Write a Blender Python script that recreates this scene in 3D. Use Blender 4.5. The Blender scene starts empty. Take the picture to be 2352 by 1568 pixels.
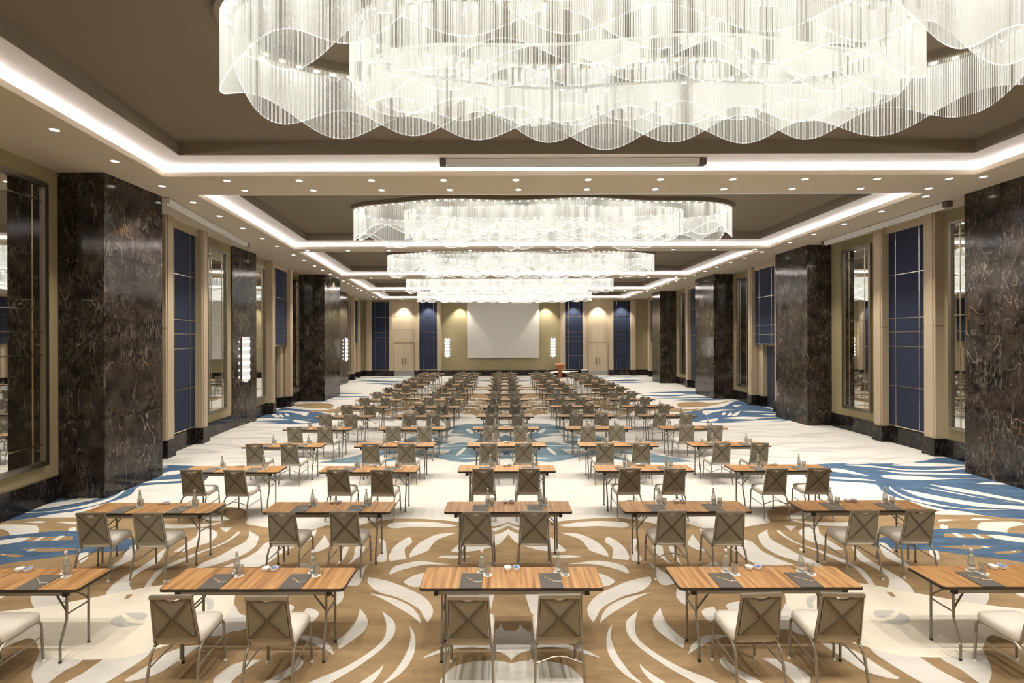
import bpy, bmesh, math, random
from mathutils import Vector, Matrix, Euler

random.seed(7)
SC = bpy.context.scene
COL = SC.collection
PI = math.pi

# ------------------------------------------------------------------ camera / world / exposure
W_PX, H_PX, F_PX = 2352, 1568, 1137.0
VPX, VPY, ROLL, CAM_H = 1157.0, 778.0, 0.003, 3.17
cam_data = bpy.data.cameras.new('camera')
cam_data.sensor_width = 36.0
cam_data.lens = F_PX / W_PX * 36.0
cam_data.shift_x = (W_PX / 2 - VPX) / W_PX
cam_data.shift_y = -(H_PX / 2 - VPY) / W_PX
cam_data.clip_end = 200
cam = bpy.data.objects.new('camera', cam_data)
COL.objects.link(cam)
cam.matrix_world = Matrix.Translation((0, 0, CAM_H)) @ (Euler((PI / 2, 0, 0)).to_matrix() @ Matrix.Rotation(-ROLL, 3, 'Z')).to_4x4()
SC.camera = cam

world = bpy.data.worlds.new('world')
SC.world = world
world.use_nodes = True
world.node_tree.nodes['Background'].inputs[0].default_value = (1, 0.95, 0.88, 1)
world.node_tree.nodes['Background'].inputs[1].default_value = 0.02

SC.view_settings.view_transform = 'Standard'
SC.view_settings.look = 'None'
SC.view_settings.gamma = 1.0
SC.view_settings.exposure = 0.36
SC.view_settings.use_curve_mapping = False
cy = SC.cycles
cy.max_bounces = 4
cy.diffuse_bounces = 3
cy.glossy_bounces = 2
cy.transmission_bounces = 2
cy.transparent_max_bounces = 8
cy.adaptive_threshold = 0.2
cy.caustics_reflective = False
cy.caustics_refractive = False
cy.sample_clamp_indirect = 6.0

LED_CHANDELIER = 31.0    # emission of the chandelier LED discs
LED_COVE = 42.0
SPOT_W = 215.0
ROD_EMIT = 0.40

# ------------------------------------------------------------------ materials
MATS = {}
def new_mat(name):
    m = bpy.data.materials.new(name); m.use_nodes = True
    nt = m.node_tree
    return m, nt, nt.nodes['Principled BSDF']

def simple(name, col, rough=0.6, metal=0.0, var=0.0, scale=6.0, spec=0.5, stretch=(1, 1, 1)):
    m, nt, b = new_mat(name)
    b.inputs['Roughness'].default_value = rough
    b.inputs['Metallic'].default_value = metal
    b.inputs['Specular IOR Level'].default_value = spec
    if var > 0:
        tc = nt.nodes.new('ShaderNodeTexCoord'); mp = nt.nodes.new('ShaderNodeMapping')
        mp.inputs['Scale'].default_value = stretch
        nz = nt.nodes.new('ShaderNodeTexNoise'); nz.inputs['Scale'].default_value = scale; nz.inputs['Detail'].default_value = 4
        rp = nt.nodes.new('ShaderNodeValToRGB')
        rp.color_ramp.elements[0].position = 0.3; rp.color_ramp.elements[1].position = 0.7
        rp.color_ramp.elements[0].color = tuple(c * (1 - var) for c in col) + (1,)
        rp.color_ramp.elements[1].color = tuple(min(1, c * (1 + var)) for c in col) + (1,)
        nt.links.new(tc.outputs['Object'], mp.inputs[0]); nt.links.new(mp.outputs[0], nz.inputs['Vector'])
        nt.links.new(nz.outputs[0], rp.inputs[0]); nt.links.new(rp.outputs[0], b.inputs['Base Color'])
    else:
        b.inputs['Base Color'].default_value = tuple(col) + (1,)
    MATS[name] = m
    return m

def emissive(name, col, strength, sampling=None):
    m = bpy.data.materials.new(name); m.use_nodes = True
    nt = m.node_tree; nt.nodes.clear()
    out = nt.nodes.new('ShaderNodeOutputMaterial'); e = nt.nodes.new('ShaderNodeEmission')
    e.inputs[0].default_value = tuple(col) + (1,); e.inputs[1].default_value = strength
    nt.links.new(e.outputs[0], out.inputs[0])
    if sampling: m.cycles.emission_sampling = sampling
    MATS[name] = m
    return m

def marble(name, dark, mid, vein, gold, veinw=1.0):
    m, nt, b = new_mat(name)
    N = nt.nodes.new; L = nt.links.new
    geo = N('ShaderNodeNewGeometry'); oi = N('ShaderNodeObjectInfo')
    mul = N('ShaderNodeVectorMath'); mul.operation = 'SCALE'
    comb = N('ShaderNodeCombineXYZ')
    L(oi.outputs['Random'], comb.inputs[0]); L(oi.outputs['Random'], comb.inputs[1]); L(oi.outputs['Random'], comb.inputs[2])
    L(comb.outputs[0], mul.inputs[0]); mul.inputs['Scale'].default_value = 23.0
    add = N('ShaderNodeVectorMath'); add.operation = 'ADD'
    L(geo.outputs['Position'], add.inputs[0]); L(mul.outputs[0], add.inputs[1])
    n1 = N('ShaderNodeTexNoise'); n1.inputs['Scale'].default_value = 2.6; n1.inputs['Detail'].default_value = 6; n1.inputs['Roughness'].default_value = 0.68
    L(add.outputs[0], n1.inputs['Vector'])
    r1 = N('ShaderNodeValToRGB'); r1.color_ramp.elements[0].position = 0.38; r1.color_ramp.elements[1].position = 0.68
    r1.color_ramp.elements[0].color = dark + (1,); r1.color_ramp.elements[1].color = mid + (1,)
    L(n1.outputs[0], r1.inputs[0])
    col = r1.outputs[0]
    # wispy veins: ridges of stretched, distorted noise, gated by larger clouds
    for (scale, sharp, c, st, rot, gate_s, lo, amt, det) in ((1.5, 0.0055, vein, (1.0, 1.0, 0.35), (0.7, 0.6, 0.2), 0.8, 0.44, 0.95, 1.5), (2.6, 0.009, vein, (1.3, 1.3, 0.4), (-0.7, -0.5, 0.1), 1.2, 0.45, 0.7, 2.5),
                                                  (7.0, 0.035, vein, (1.2, 1.2, 0.4), (0.2, -0.4, 0.1), 1.1, 0.44, 0.42, 5), (0.75, 0.010, gold, (1, 1, 0.7), (0.6, 0.1, 0.3), 0.8, 0.52, 0.8, 4)):
        mp = N('ShaderNodeMapping'); mp.inputs['Scale'].default_value = st; mp.inputs['Rotation'].default_value = rot
        L(add.outputs[0], mp.inputs[0])
        v = N('ShaderNodeTexNoise'); v.inputs['Scale'].default_value = scale * 1.3; v.inputs['Detail'].default_value = det
        v.inputs['Roughness'].default_value = 0.55; v.inputs['Distortion'].default_value = 0.45
        L(mp.outputs[0], v.inputs['Vector'])
        sb = N('ShaderNodeMath'); sb.operation = 'SUBTRACT'; L(v.outputs[0], sb.inputs[0]); sb.inputs[1].default_value = 0.5
        ab = N('ShaderNodeMath'); ab.operation = 'ABSOLUTE'; L(sb.outputs[0], ab.inputs[0])
        mr = N('ShaderNodeMapRange'); mr.inputs[1].default_value = 0.0; mr.inputs[2].default_value = sharp * veinw
        mr.inputs[3].default_value = 1.0; mr.inputs[4].default_value = 0.0
        L(ab.outputs[0], mr.inputs[0])
        g = N('ShaderNodeTexNoise'); g.inputs['Scale'].default_value = gate_s * 1.6; g.inputs['Detail'].default_value = 3
        L(add.outputs[0], g.inputs['Vector'])
        gr = N('ShaderNodeMapRange'); gr.inputs[1].default_value = lo; gr.inputs[2].default_value = lo + 0.2
        L(g.outputs[0], gr.inputs[0])
        mm = N('ShaderNodeMath'); mm.operation = 'MULTIPLY'; L(mr.outputs[0], mm.inputs[0]); L(gr.outputs[0], mm.inputs[1])
        m2 = N('ShaderNodeMath'); m2.operation = 'MULTIPLY'; L(mm.outputs[0], m2.inputs[0]); m2.inputs[1].default_value = amt
        mc = N('ShaderNodeMix'); mc.data_type = 'RGBA'
        L(m2.outputs[0], mc.inputs[0]); L(col, mc.inputs[6]); mc.inputs[7].default_value = c + (1,)
        col = mc.outputs[2]
    L(col, b.inputs['Base Color'])
    b.inputs['Roughness'].default_value = 0.12
    b.inputs['Specular IOR Level'].default_value = 0.32
    MATS[name] = m

def wood(name, c1, c2, c3, axis_scale=(22, 1.2, 6), rough=0.33):
    m, nt, b = new_mat(name)
    N = nt.nodes.new; L = nt.links.new
    tc = N('ShaderNodeTexCoord'); mp = N('ShaderNodeMapping'); mp.inputs['Scale'].default_value = axis_scale
    oi = N('ShaderNodeObjectInfo'); ml = N('ShaderNodeMath'); ml.operation = 'MULTIPLY'; ml.inputs[1].default_value = 31.0
    cb = N('ShaderNodeCombineXYZ'); L(oi.outputs['Random'], ml.inputs[0]); L(ml.outputs[0], cb.inputs[0]); L(ml.outputs[0], cb.inputs[2])
    ad = N('ShaderNodeVectorMath'); L(tc.outputs['Object'], mp.inputs[0]); L(mp.outputs[0], ad.inputs[0]); L(cb.outputs[0], ad.inputs[1])
    n = N('ShaderNodeTexNoise'); n.inputs['Scale'].default_value = 1.0; n.inputs['Detail'].default_value = 6; n.inputs['Roughness'].default_value = 0.62
    L(ad.outputs[0], n.inputs['Vector'])
    r = N('ShaderNodeValToRGB'); e = r.color_ramp.elements
    e[0].position = 0.3; e[0].color = c1 + (1,); e[1].position = 0.72; e[1].color = c3 + (1,)
    k = r.color_ramp.elements.new(0.5); k.color = c2 + (1,)
    L(n.outputs[0], r.inputs[0]); L(r.outputs[0], b.inputs['Base Color'])
    b.inputs['Roughness'].default_value = rough
    MATS[name] = m

def carpet(name, col, var=0.16):
    m, nt, b = new_mat(name)
    N = nt.nodes.new; L = nt.links.new
    geo = N('ShaderNodeNewGeometry')
    mp = N('ShaderNodeMapping'); mp.inputs['Scale'].default_value = (1.2, 3.5, 1)
    L(geo.outputs['Position'], mp.inputs[0])
    n1 = N('ShaderNodeTexNoise'); n1.inputs['Scale'].default_value = 1.3; n1.inputs['Detail'].default_value = 4; n1.inputs['Roughness'].default_value = 0.7
    L(mp.outputs[0], n1.inputs['Vector'])
    r = N('ShaderNodeValToRGB'); r.color_ramp.elements[0].position = 0.32; r.color_ramp.elements[1].position = 0.68
    r.color_ramp.elements[0].color = tuple(c * (1 - var) for c in col) + (1,)
    r.color_ramp.elements[1].color = tuple(min(1, c * (1 + var)) for c in col) + (1,)
    L(n1.outputs[0], r.inputs[0])
    L(r.outputs[0], b.inputs['Base Color'])
    b.inputs['Roughness'].default_value = 0.95; b.inputs['Specular IOR Level'].default_value = 0.1
    MATS[name] = m

def clear_glass(name, tint=(0.985, 0.99, 0.985), mixf=0.16, body=0.16):
    m = bpy.data.materials.new(name); m.use_nodes = True
    nt = m.node_tree; nt.nodes.clear()
    N = nt.nodes.new; L = nt.links.new
    out = N('ShaderNodeOutputMaterial'); tr = N('ShaderNodeBsdfTransparent'); gl = N('ShaderNodeBsdfGlossy')
    tr.inputs[0].default_value = tint + (1,); gl.inputs['Roughness'].default_value = 0.05
    lw = N('ShaderNodeLayerWeight'); lw.inputs[0].default_value = 0.45
    mr = N('ShaderNodeMapRange'); mr.inputs[3].default_value = mixf; mr.inputs[4].default_value = 0.85
    mx = N('ShaderNodeMixShader'); tl = N('ShaderNodeBsdfTranslucent'); tl.inputs[0].default_value = (0.95, 0.97, 0.94, 1); df = N('ShaderNodeBsdfDiffuse'); df.inputs[0].default_value = (0.95, 0.97, 0.94, 1)
    m0 = N('ShaderNodeMixShader'); m0.inputs[0].default_value = 0.5; L(tl.outputs[0], m0.inputs[1]); L(df.outputs[0], m0.inputs[2])
    m1 = N('ShaderNodeMixShader'); m1.inputs[0].default_value = body; L(tr.outputs[0], m1.inputs[1]); L(m0.outputs[0], m1.inputs[2]); tr = m1
    L(lw.outputs['Facing'], mr.inputs[0]); L(mr.outputs[0], mx.inputs[0]); L(tr.outputs[0], mx.inputs[1]); L(gl.outputs[0], mx.inputs[2])
    L(mx.outputs[0], out.inputs[0])
    MATS[name] = m

carpet('carpet_cream', (0.575, 0.555, 0.52), 0.07)
carpet('carpet_ivory', (0.70, 0.65, 0.56), 0.04)
carpet('carpet_brown', (0.275, 0.19, 0.105), 0.22)
carpet('carpet_blue', (0.062, 0.108, 0.178), 0.28)
carpet('carpet_teal', (0.14, 0.205, 0.25), 0.25)
carpet('carpet_grey', (0.47, 0.46, 0.43), 0.06)
simple('olive_wall', (0.37, 0.315, 0.185), 0.75, 0, 0.05, 40, 0.2)
simple('beige_panel', (0.54, 0.44, 0.315), 0.5, 0, 0.04, 5, 0.35, (3, 3, 0.4))
simple('ceiling_beige', (0.62, 0.55, 0.44), 0.85, spec=0.1)
simple('ceiling_white', (0.82, 0.80, 0.79), 0.85, spec=0.1)
simple('ceiling_brown', (0.245, 0.21, 0.16), 0.85, spec=0.1)
simple('blue_fabric', (0.027, 0.035, 0.066), 0.8, 0, 0.06, 60, 0.2)
simple('door_blue', (0.022, 0.027, 0.045), 0.45, 0, 0.05, 10, 0.4)
simple('champagne_metal', (0.62, 0.55, 0.44), 0.22, 1.0)
simple('frame_metal', (0.30, 0.27, 0.22), 0.35, 1.0)
simple('steel', (0.45, 0.44, 0.43), 0.35, 1.0)
simple('dark_metal', (0.05, 0.045, 0.04), 0.4, 0.6)
simple('bracket_brown', (0.10, 0.085, 0.065), 0.5)
simple('mirror', (0.72, 0.72, 0.70), 0.02, 1.0)
simple('screen_white', (0.80, 0.77, 0.73), 0.9, spec=0.05)
simple('white_plastic', (0.78, 0.77, 0.76), 0.5)
simple('black', (0.02, 0.02, 0.02), 0.6)
simple('chair_metal', (0.33, 0.305, 0.265), 0.38, 0.7)
simple('chair_fabric', (0.255, 0.225, 0.17), 0.7, 0, 0.05, 30, 0.25)
simple('chair_band', (0.115, 0.098, 0.072), 0.6, 0, 0.03, 30, 0.25)
simple('seat_fabric', (0.66, 0.62, 0.56), 0.6, 0, 0.03, 8, 0.3)
simple('table_metal', (0.27, 0.255, 0.225), 0.4, 0.7)
simple('apron_grey', (0.38, 0.35, 0.29), 0.5, 0.1)
simple('table_edge', (0.035, 0.028, 0.022), 0.4)
simple('notepad_grey', (0.105, 0.097, 0.086), 0.65)
simple('paper', (0.82, 0.81, 0.79), 0.7)
simple('pencil_wood', (0.70, 0.46, 0.27), 0.5)
simple('print_navy', (0.03, 0.04, 0.07), 0.6)
simple('ceramic', (0.85, 0.84, 0.82), 0.25)
simple('candy_blue', (0.20, 0.30, 0.62), 0.4, 0, 0.7, 30)
simple('label_green', (0.55, 0.62, 0.50), 0.5)
simple('lectern_wood', (0.42, 0.16, 0.05), 0.4, 0, 0.12, 5, 0.4, (6, 6, 1))
simple('cloth_black', (0.018, 0.018, 0.02), 0.85)
simple('cloth_white', (0.72, 0.72, 0.72), 0.8)
simple('threshold', (0.55, 0.53, 0.5), 0.7)
simple('water', (0.8, 0.85, 0.85), 0.05)
marble('marble_brown', (0.013, 0.010, 0.009), (0.060, 0.046, 0.035), (0.33, 0.29, 0.25), (0.26, 0.13, 0.045))
marble('marble_black', (0.008, 0.006, 0.006), (0.026, 0.02, 0.018), (0.32, 0.29, 0.26), (0.12, 0.09, 0.06), 0.5)
wood('table_wood', (0.17, 0.08, 0.028), (0.42, 0.22, 0.085), (0.60, 0.37, 0.17))
clear_glass('clear_glass')
clear_glass('bottle_glass', (0.97, 0.985, 0.975), 0.22, 0.3)
emissive('led_warm', (1.0, 0.94, 0.85), LED_CHANDELIER)
emissive('led_cove', (1.0, 0.925, 0.91), LED_COVE)
emissive('downlight_lens', (1.0, 0.93, 0.82), 9.0, 'NONE')
emissive('sconce_bright', (1.0, 0.95, 0.88), 7.0)
emissive('sconce_dim', (1.0, 0.93, 0.84), 0.65, 'NONE')

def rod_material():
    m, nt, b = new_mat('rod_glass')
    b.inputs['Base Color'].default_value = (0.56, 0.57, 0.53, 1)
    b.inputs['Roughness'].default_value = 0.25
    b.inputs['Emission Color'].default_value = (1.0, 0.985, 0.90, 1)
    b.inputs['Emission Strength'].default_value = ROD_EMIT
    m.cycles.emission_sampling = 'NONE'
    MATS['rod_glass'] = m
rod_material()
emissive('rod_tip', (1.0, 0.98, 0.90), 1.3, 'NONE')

# ------------------------------------------------------------------ mesh helpers
class MB:
    def __init__(self, T=None):
        self.v = []; self.f = []; self.T = T
    def add(self, vs, fs):
        o = len(self.v)
        if self.T: vs = [self.T(p) for p in vs]
        self.v += [tuple(p) for p in vs]; self.f += [tuple(i + o for i in f) for f in fs]
    def box(self, x0, x1, y0, y1, z0, z1):
        self.add([(x0, y0, z0), (x1, y0, z0), (x1, y1, z0), (x0, y1, z0), (x0, y0, z1), (x1, y0, z1), (x1, y1, z1), (x0, y1, z1)],
                 [(0, 3, 2, 1), (4, 5, 6, 7), (0, 1, 5, 4), (1, 2, 6, 5), (2, 3, 7, 6), (3, 0, 4, 7)])
        return self
    def prism(self, poly, z0, z1):
        n = len(poly)
        self.add([(x, y, z0) for x, y in poly] + [(x, y, z1) for x, y in poly],
                 [tuple(range(n - 1, -1, -1)), tuple(range(n, 2 * n))] + [(i, (i + 1) % n, n + (i + 1) % n, n + i) for i in range(n)])
        return self
    def tube(self, pts, r, sides=6, rb=None, up=(0, 0, 1)):
        P = [Vector(p) for p in pts]; n = len(P); vs = []; fs = []
        rb = rb or r
        ref = Vector(up)
        for i, p in enumerate(P):
            d = (P[min(i + 1, n - 1)] - P[max(i - 1, 0)]).normalized()
            a = d.cross(ref)
            if a.length < 0.05: a = d.cross(Vector((1, 0, 0)))
            a.normalize(); b_ = d.cross(a).normalized()
            for k in range(sides):
                t = 2 * PI * (k + 0.5) / sides
                vs.append(p + a * (math.cos(t) * r) + b_ * (math.sin(t) * rb))
        for i in range(n - 1):
            for k in range(sides):
                k2 = (k + 1) % sides
                fs.append((i * sides + k, i * sides + k2, (i + 1) * sides + k2, (i + 1) * sides + k))
        fs.append(tuple(range(sides - 1, -1, -1))); fs.append(tuple((n - 1) * sides + k for k in range(sides)))
        self.add(vs, fs); return self
    def lathe(self, prof, seg=12, cx=0, cy_=0, cap=True):
        vs = []; fs = []; n = len(prof)
        for r, z in prof:
            for k in range(seg):
                t = 2 * PI * k / seg
                vs.append((cx + r * math.cos(t), cy_ + r * math.sin(t), z))
        for i in range(n - 1):
            for k in range(seg):
                k2 = (k + 1) % seg
                fs.append((i * seg + k, i * seg + k2, (i + 1) * seg + k2, (i + 1) * seg + k))
        if cap:
            fs.append(tuple(range(seg - 1, -1, -1))); fs.append(tuple((n - 1) * seg + k for k in range(seg)))
        self.add(vs, fs); return self
    def cushion(self, w, d, z0, z1, cx=0, cy_=0, r=0.06, crown=0.015):
        def ring(ins, z):
            out = []
            hw, hd, rr = w / 2 - ins, d / 2 - ins, max(0.005, r - ins * 0.5)
            for (sx, sy, a0) in ((1, 1, 0), (-1, 1, PI / 2), (-1, -1, PI), (1, -1, 1.5 * PI)):
                for k in range(4):
                    a = a0 + k / 3 * PI / 2
                    out.append((cx + sx * (hw - rr) + rr * math.cos(a), cy_ + sy * (hd - rr) + rr * math.sin(a), z))
            return out
        h = z1 - z0
        rings = [ring(0.02, z0), ring(0.004, z0 + 0.15 * h), ring(0, z0 + 0.45 * h), ring(0.008, z0 + 0.8 * h), ring(0.03, z1), ring(0.10, z1 + crown)]
        n = 16; vs = [p for rg in rings for p in rg]; fs = []
        for i in range(len(rings) - 1):
            for k in range(n): fs.append((i * n + k, i * n + (k + 1) % n, (i + 1) * n + (k + 1) % n, (i + 1) * n + k))
        fs.append(tuple(range(n - 1, -1, -1))); fs.append(tuple((len(rings) - 1) * n + k for k in range(n)))
        self.add(vs, fs); return self
    def mesh(self, name, mat, smooth=False, org=(0, 0, 0)):
        me = bpy.data.meshes.new(name)
        ox, oy, oz = org
        me.from_pydata([(x - ox, y - oy, z - oz) for x, y, z in self.v], [], self.f)
        if self.T:
            bm = bmesh.new(); bm.from_mesh(me); bmesh.ops.recalc_face_normals(bm, faces=bm.faces[:]); bm.to_mesh(me); bm.free()
        if smooth:
            for p in me.polygons: p.use_smooth = True
            try: me.set_sharp_from_angle(angle=math.radians(40))
            except Exception: pass
        me.materials.append(MATS[mat] if isinstance(mat, str) else mat)
        return me
    def build(self, name, mat, parent=None, smooth=False, base=False):
        """base=True puts the origin at the centre of the mesh's foot."""
        org = (0, 0, 0)
        if base:
            xs, ys, zs = zip(*self.v); org = ((min(xs) + max(xs)) / 2, (min(ys) + max(ys)) / 2, min(zs))
        elif parent is not None:
            org = tuple(wloc(parent))
        o = bpy.data.objects.new(name, self.mesh(name, mat, smooth, org))
        COL.objects.link(o)
        if base: o.location = org
        if parent is not None: o.parent = parent
        return o

def wloc(o):
    p = Vector(o.location)
    while o.parent is not None:
        o = o.parent; p += Vector(o.location)
    return p

def tag(o, label=None, cat=None, group=None, kind=None):
    if label: o['label'] = label
    if cat: o['category'] = cat
    if group: o['group'] = group
    if kind: o['kind'] = kind
    return o

def empty(name, loc, label, cat, group=None, rz=0):
    o = bpy.data.objects.new(name, None); COL.objects.link(o)
    o.location = loc; o.rotation_euler = (0, 0, rz); o.empty_display_size = 0.1
    return tag(o, label, cat, group)

def part(parent, name, me):
    o = bpy.data.objects.new(name, me); COL.objects.link(o); o.parent = parent
    return o

def floor_pt(px, py):
    """pixel on the floor plane -> (x, y) in metres"""
    yt = py + ROLL * (px - W_PX / 2); xt = px - ROLL * (py - H_PX / 2)
    d = F_PX * CAM_H / (yt - VPY)
    return ((xt - VPX) * d / F_PX, d)

ORD = ['nearest', 'second', 'third', 'fourth', 'fifth', 'sixth', 'seventh', 'eighth', 'ninth', 'tenth', 'eleventh', 'twelfth', 'thirteenth', 'fourteenth', 'fifteenth', 'sixteenth']

# ------------------------------------------------------------------ room shell
CEIL = 6.53
Y0, Y1 = -2.0, 42.65
def XLW(y): return -7.89 - 0.105 * y       # left wall (splayed)
def XRW(y): return 11.50 + 0.020 * y       # right wall
_dl = Vector((-0.105, 1)).normalized(); _nl = Vector((_dl.y, -_dl.x))
_dr = Vector((0.020, 1)).normalized(); _nr = Vector((-_dr.y, _dr.x))
def TL(p):   # (s = depth y, n = out of the wall into the room, z)
    q = Vector((-7.89, 0)) + _dl * (p[0] / _dl.y) + _nl * p[1]; return (q.x, q.y, p[2])
def TR(p):
    q = Vector((11.50, 0)) + _dr * (p[0] / _dr.y) + _nr * p[1]; return (q.x, q.y, p[2])
def TE(p):   # end wall: (x, n towards camera, z)
    return (p[0], Y1 - p[1], p[2])

# floor
fl = MB(); fl.add([(XLW(Y0) - 0.6, Y0, 0), (XRW(Y0) + 0.6, Y0, 0), (XRW(Y1) + 0.6, Y1 + 0.1, 0), (XLW(Y1) - 0.6, Y1 + 0.1, 0),
                   (XLW(Y0) - 0.6, Y0, -0.15), (XRW(Y0) + 0.6, Y0, -0.15), (XRW(Y1) + 0.6, Y1 + 0.1, -0.15), (XLW(Y1) - 0.6, Y1 + 0.1, -0.15)],
                  [(0, 1, 2, 3), (7, 6, 5, 4), (0, 4, 5, 1), (1, 5, 6, 2), (2, 6, 7, 3), (3, 7, 4, 0)])
FLOOR = fl.build('floor', 'carpet_cream'); tag(FLOOR, 'cream hall carpet with brown and blue swirling pattern', 'floor', kind='structure')

# --- ceiling with five coffers
COFFERS = [(3.2, 10.2), (11.5, 18.4), (19.05, 26.5), (27.7, 34.3), (35.2, 41.35)]
def XCL(y): return -6.98 - 0.100 * (y - 10.1)
def XCR(y): return 9.75 + 0.014 * (y - 10.0)
ce = MB()
def slab(xa0, xb0, xa1, xb1, ya, yb, z0=CEIL, z1=CEIL + 0.10, mb=ce):
    mb.add([(xa0, ya, z0), (xb0, ya, z0), (xb1, yb, z0), (xa1, yb, z0), (xa0, ya, z1), (xb0, ya, z1), (xb1, yb, z1), (xa1, yb, z1)],
           [(0, 3, 2, 1), (4, 5, 6, 7), (0, 1, 5, 4), (1, 2, 6, 5), (2, 3, 7, 6), (3, 0, 4, 7)])
yy = Y0
for (a, b) in COFFERS + [(Y1 + 0.1, None)]:
    slab(XLW(yy) - 0.3, XRW(yy) + 0.3, XLW(a) - 0.3, XRW(a) + 0.3, yy, a)
    if b is None: break
    slab(XLW(a) - 0.3, XCL(a), XLW(b) - 0.3, XCL(b), a, b)
    slab(XCR(a), XRW(a) + 0.3, XCR(b), XRW(b) + 0.3, a, b)
    yy = b
CEILING = ce.build('ceiling', 'ceiling_beige'); tag(CEILING, 'beige lower ceiling with five recessed coffers', 'ceiling', kind='structure')
ZS, ZT = CEIL + 0.185, CEIL + 0.44
cnames = ['nearest', 'second', 'third', 'fourth', 'farthest']
for k, (a, b) in enumerate(COFFERS):
    def quad(off):
        return [(XCL(a + off) + off, a + off), (XCR(a + off) - off, a + off), (XCR(b - off) - off, b - off), (XCL(b - off) + off, b - off)]
    q_out, q_lip, q_in = quad(-0.26), quad(0.0), quad(0.69)
    so = MB()
    for i in range(4):
        j = (i + 1) % 4
        so.add([q_out[i] + (ZS,), q_out[j] + (ZS,), q_in[j] + (ZS,), q_in[i] + (ZS,)], [(0, 1, 2, 3)])
        so.add([q_out[i] + (CEIL + 0.1,), q_out[j] + (CEIL + 0.1,), q_out[j] + (ZS,), q_out[i] + (ZS,)], [(3, 2, 1, 0)])
    so.build('cove_soffit', 'ceiling_white', CEILING)
    up = MB()
    for i in range(4):
        j = (i + 1) % 4
        up.add([q_in[i] + (ZS,), q_in[j] + (ZS,), q_in[j] + (ZT,), q_in[i] + (ZT,)], [(0, 1, 2, 3)])
    up.add([p + (ZT,) for p in q_in], [(0, 1, 2, 3)])
    up.build('coffer_ceiling', 'ceiling_brown', CEILING)
    cl = empty('cove_light', ((XCL(a) + XCR(a)) / 2, (a + b) / 2, CEIL + 0.1), f'white light strips hidden along the edges of the {cnames[k]} ceiling coffer', 'cove light', 'cove lights')
    q1, q2 = quad(-0.15), quad(-0.06)
    for i in range(4):
        j = (i + 1) % 4
        m_ = MB(); z = CEIL + 0.101
        m_.add([q1[i] + (z,), q1[j] + (z,), q2[j] + (z,), q2[i] + (z,), q1[i] + (z + 0.012,), q1[j] + (z + 0.012,), q2[j] + (z + 0.012,), q2[i] + (z + 0.012,)],
               [(0, 3, 2, 1), (4, 5, 6, 7), (0, 1, 5, 4), (1, 2, 6, 5), (2, 3, 7, 6), (3, 0, 4, 7)])
        m_.build('light_strip', 'led_cove', cl)
# slit grille in the far cove of the second coffer
g = MB(); g.box(-4.9, 9.2, 18.62, 18.65, CEIL + 0.105, CEIL + 0.17)
tag(g.build('air_grille', 'steel', base=True), 'long slim steel air grille in far cove of the second coffer', 'air grille')

# --- side walls, bays
BLUE_Z = (5.05, 3.75, 3.34, 2.91, 1.73)
MIR_Z = (5.83, 3.75, 3.33, 2.89, 1.17)
BAYS = [(13.2, 13.57, 15.1, 15.47, False), (21.0, 21.35, 23.36, 23.75, True), (29.9, 30.3, 31.97, 32.35, False), (38.7, 39.1, 41.0, 41.4, True)]
doorn = [0]
def make_door(T, name_n, s0, s1, n, ztop, mat, metal_handle='steel', leaves=1, label=None):
    dm = MB(T)
    cx = (s0 + s1) / 2
    d = MB(T).box(s0, s1, n - 0.02, n, 0, ztop).build(f'door_{name_n}', 'beige_panel' if leaves == 2 else 'beige_panel')
    tag(d, label, 'door', kind='structure')
    w = (s1 - s0 - 0.16) / leaves
    for i in range(leaves):
        a = s0 + 0.08 + i * w + 0.006; b = a + w - 0.012
        lf = MB(T).box(a, b, n, n + 0.045, 0.01, ztop - 0.06).build('door_leaf', mat, d)
        hx = b - 0.12 if i == 0 and leaves == 2 else a + 0.12
        h = MB(T); h.box(hx - 0.018, hx + 0.018, n + 0.085, n + 0.11, 0.97, 1.57)
        h.box(hx - 0.01, hx + 0.01, n + 0.045, n + 0.09, 1.02, 1.05).box(hx - 0.01, hx + 0.01, n + 0.045, n + 0.09, 1.49, 1.52)
        h.build('door_handle', metal_handle, lf)
        if leaves == 2:
            MB(T).box(a + 0.01, b - 0.01, n + 0.045, n + 0.05, 0.02, 0.44).build('kick_plate', 'steel', lf)
    return d

def blue_panel(T, wall, s0, s1, z0, z1, n=0.05, fr=(0.26, 0.82)):
    p = MB(T).box(s0, s1, 0.0, n, z0, z1).build('fabric_panel', 'blue_fabric', wall)
    p['label'] = 'navy blue fabric panel with thin metal inlay strips'
    w = s1 - s0
    for f in fr:
        MB(T).box(s0 + f * w - 0.012, s0 + f * w + 0.012, n, n + 0.006, z0, z1).build('metal_strip', 'champagne_metal', p)
    for z in BLUE_Z:
        if z0 + 0.1 < z < z1: MB(T).box(s0, s1, n, n + 0.007, z - 0.012, z + 0.012).build('metal_strip', 'champagne_metal', p)
    MB(T).box(s0, s1, 0.0, n + 0.03, z0 - 0.03, z0).build('metal_strip', 'champagne_metal', p)

def pilaster(T, wall, base, s0, s1, n=0.25):
    p = MB(T).box(s0, s1, -0.05, n, 0.48, 3.475).build('pilaster', 'beige_panel', wall)
    MB(T).box(s0, s1, -0.05, n, 3.485, CEIL).build('pilaster', 'beige_panel', wall)
    m = (s1 - s0) * 0.18
    MB(T).box(s0 + m, s1 - m, n, n + 0.025, 0.48, CEIL).build('pilaster_face', 'beige_panel', wall)
    MB(T).box(s0 - 0.02, s1 + 0.02, -0.05, n + 0.05, 0, 0.48).build('plinth', 'marble_black', base)

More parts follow.
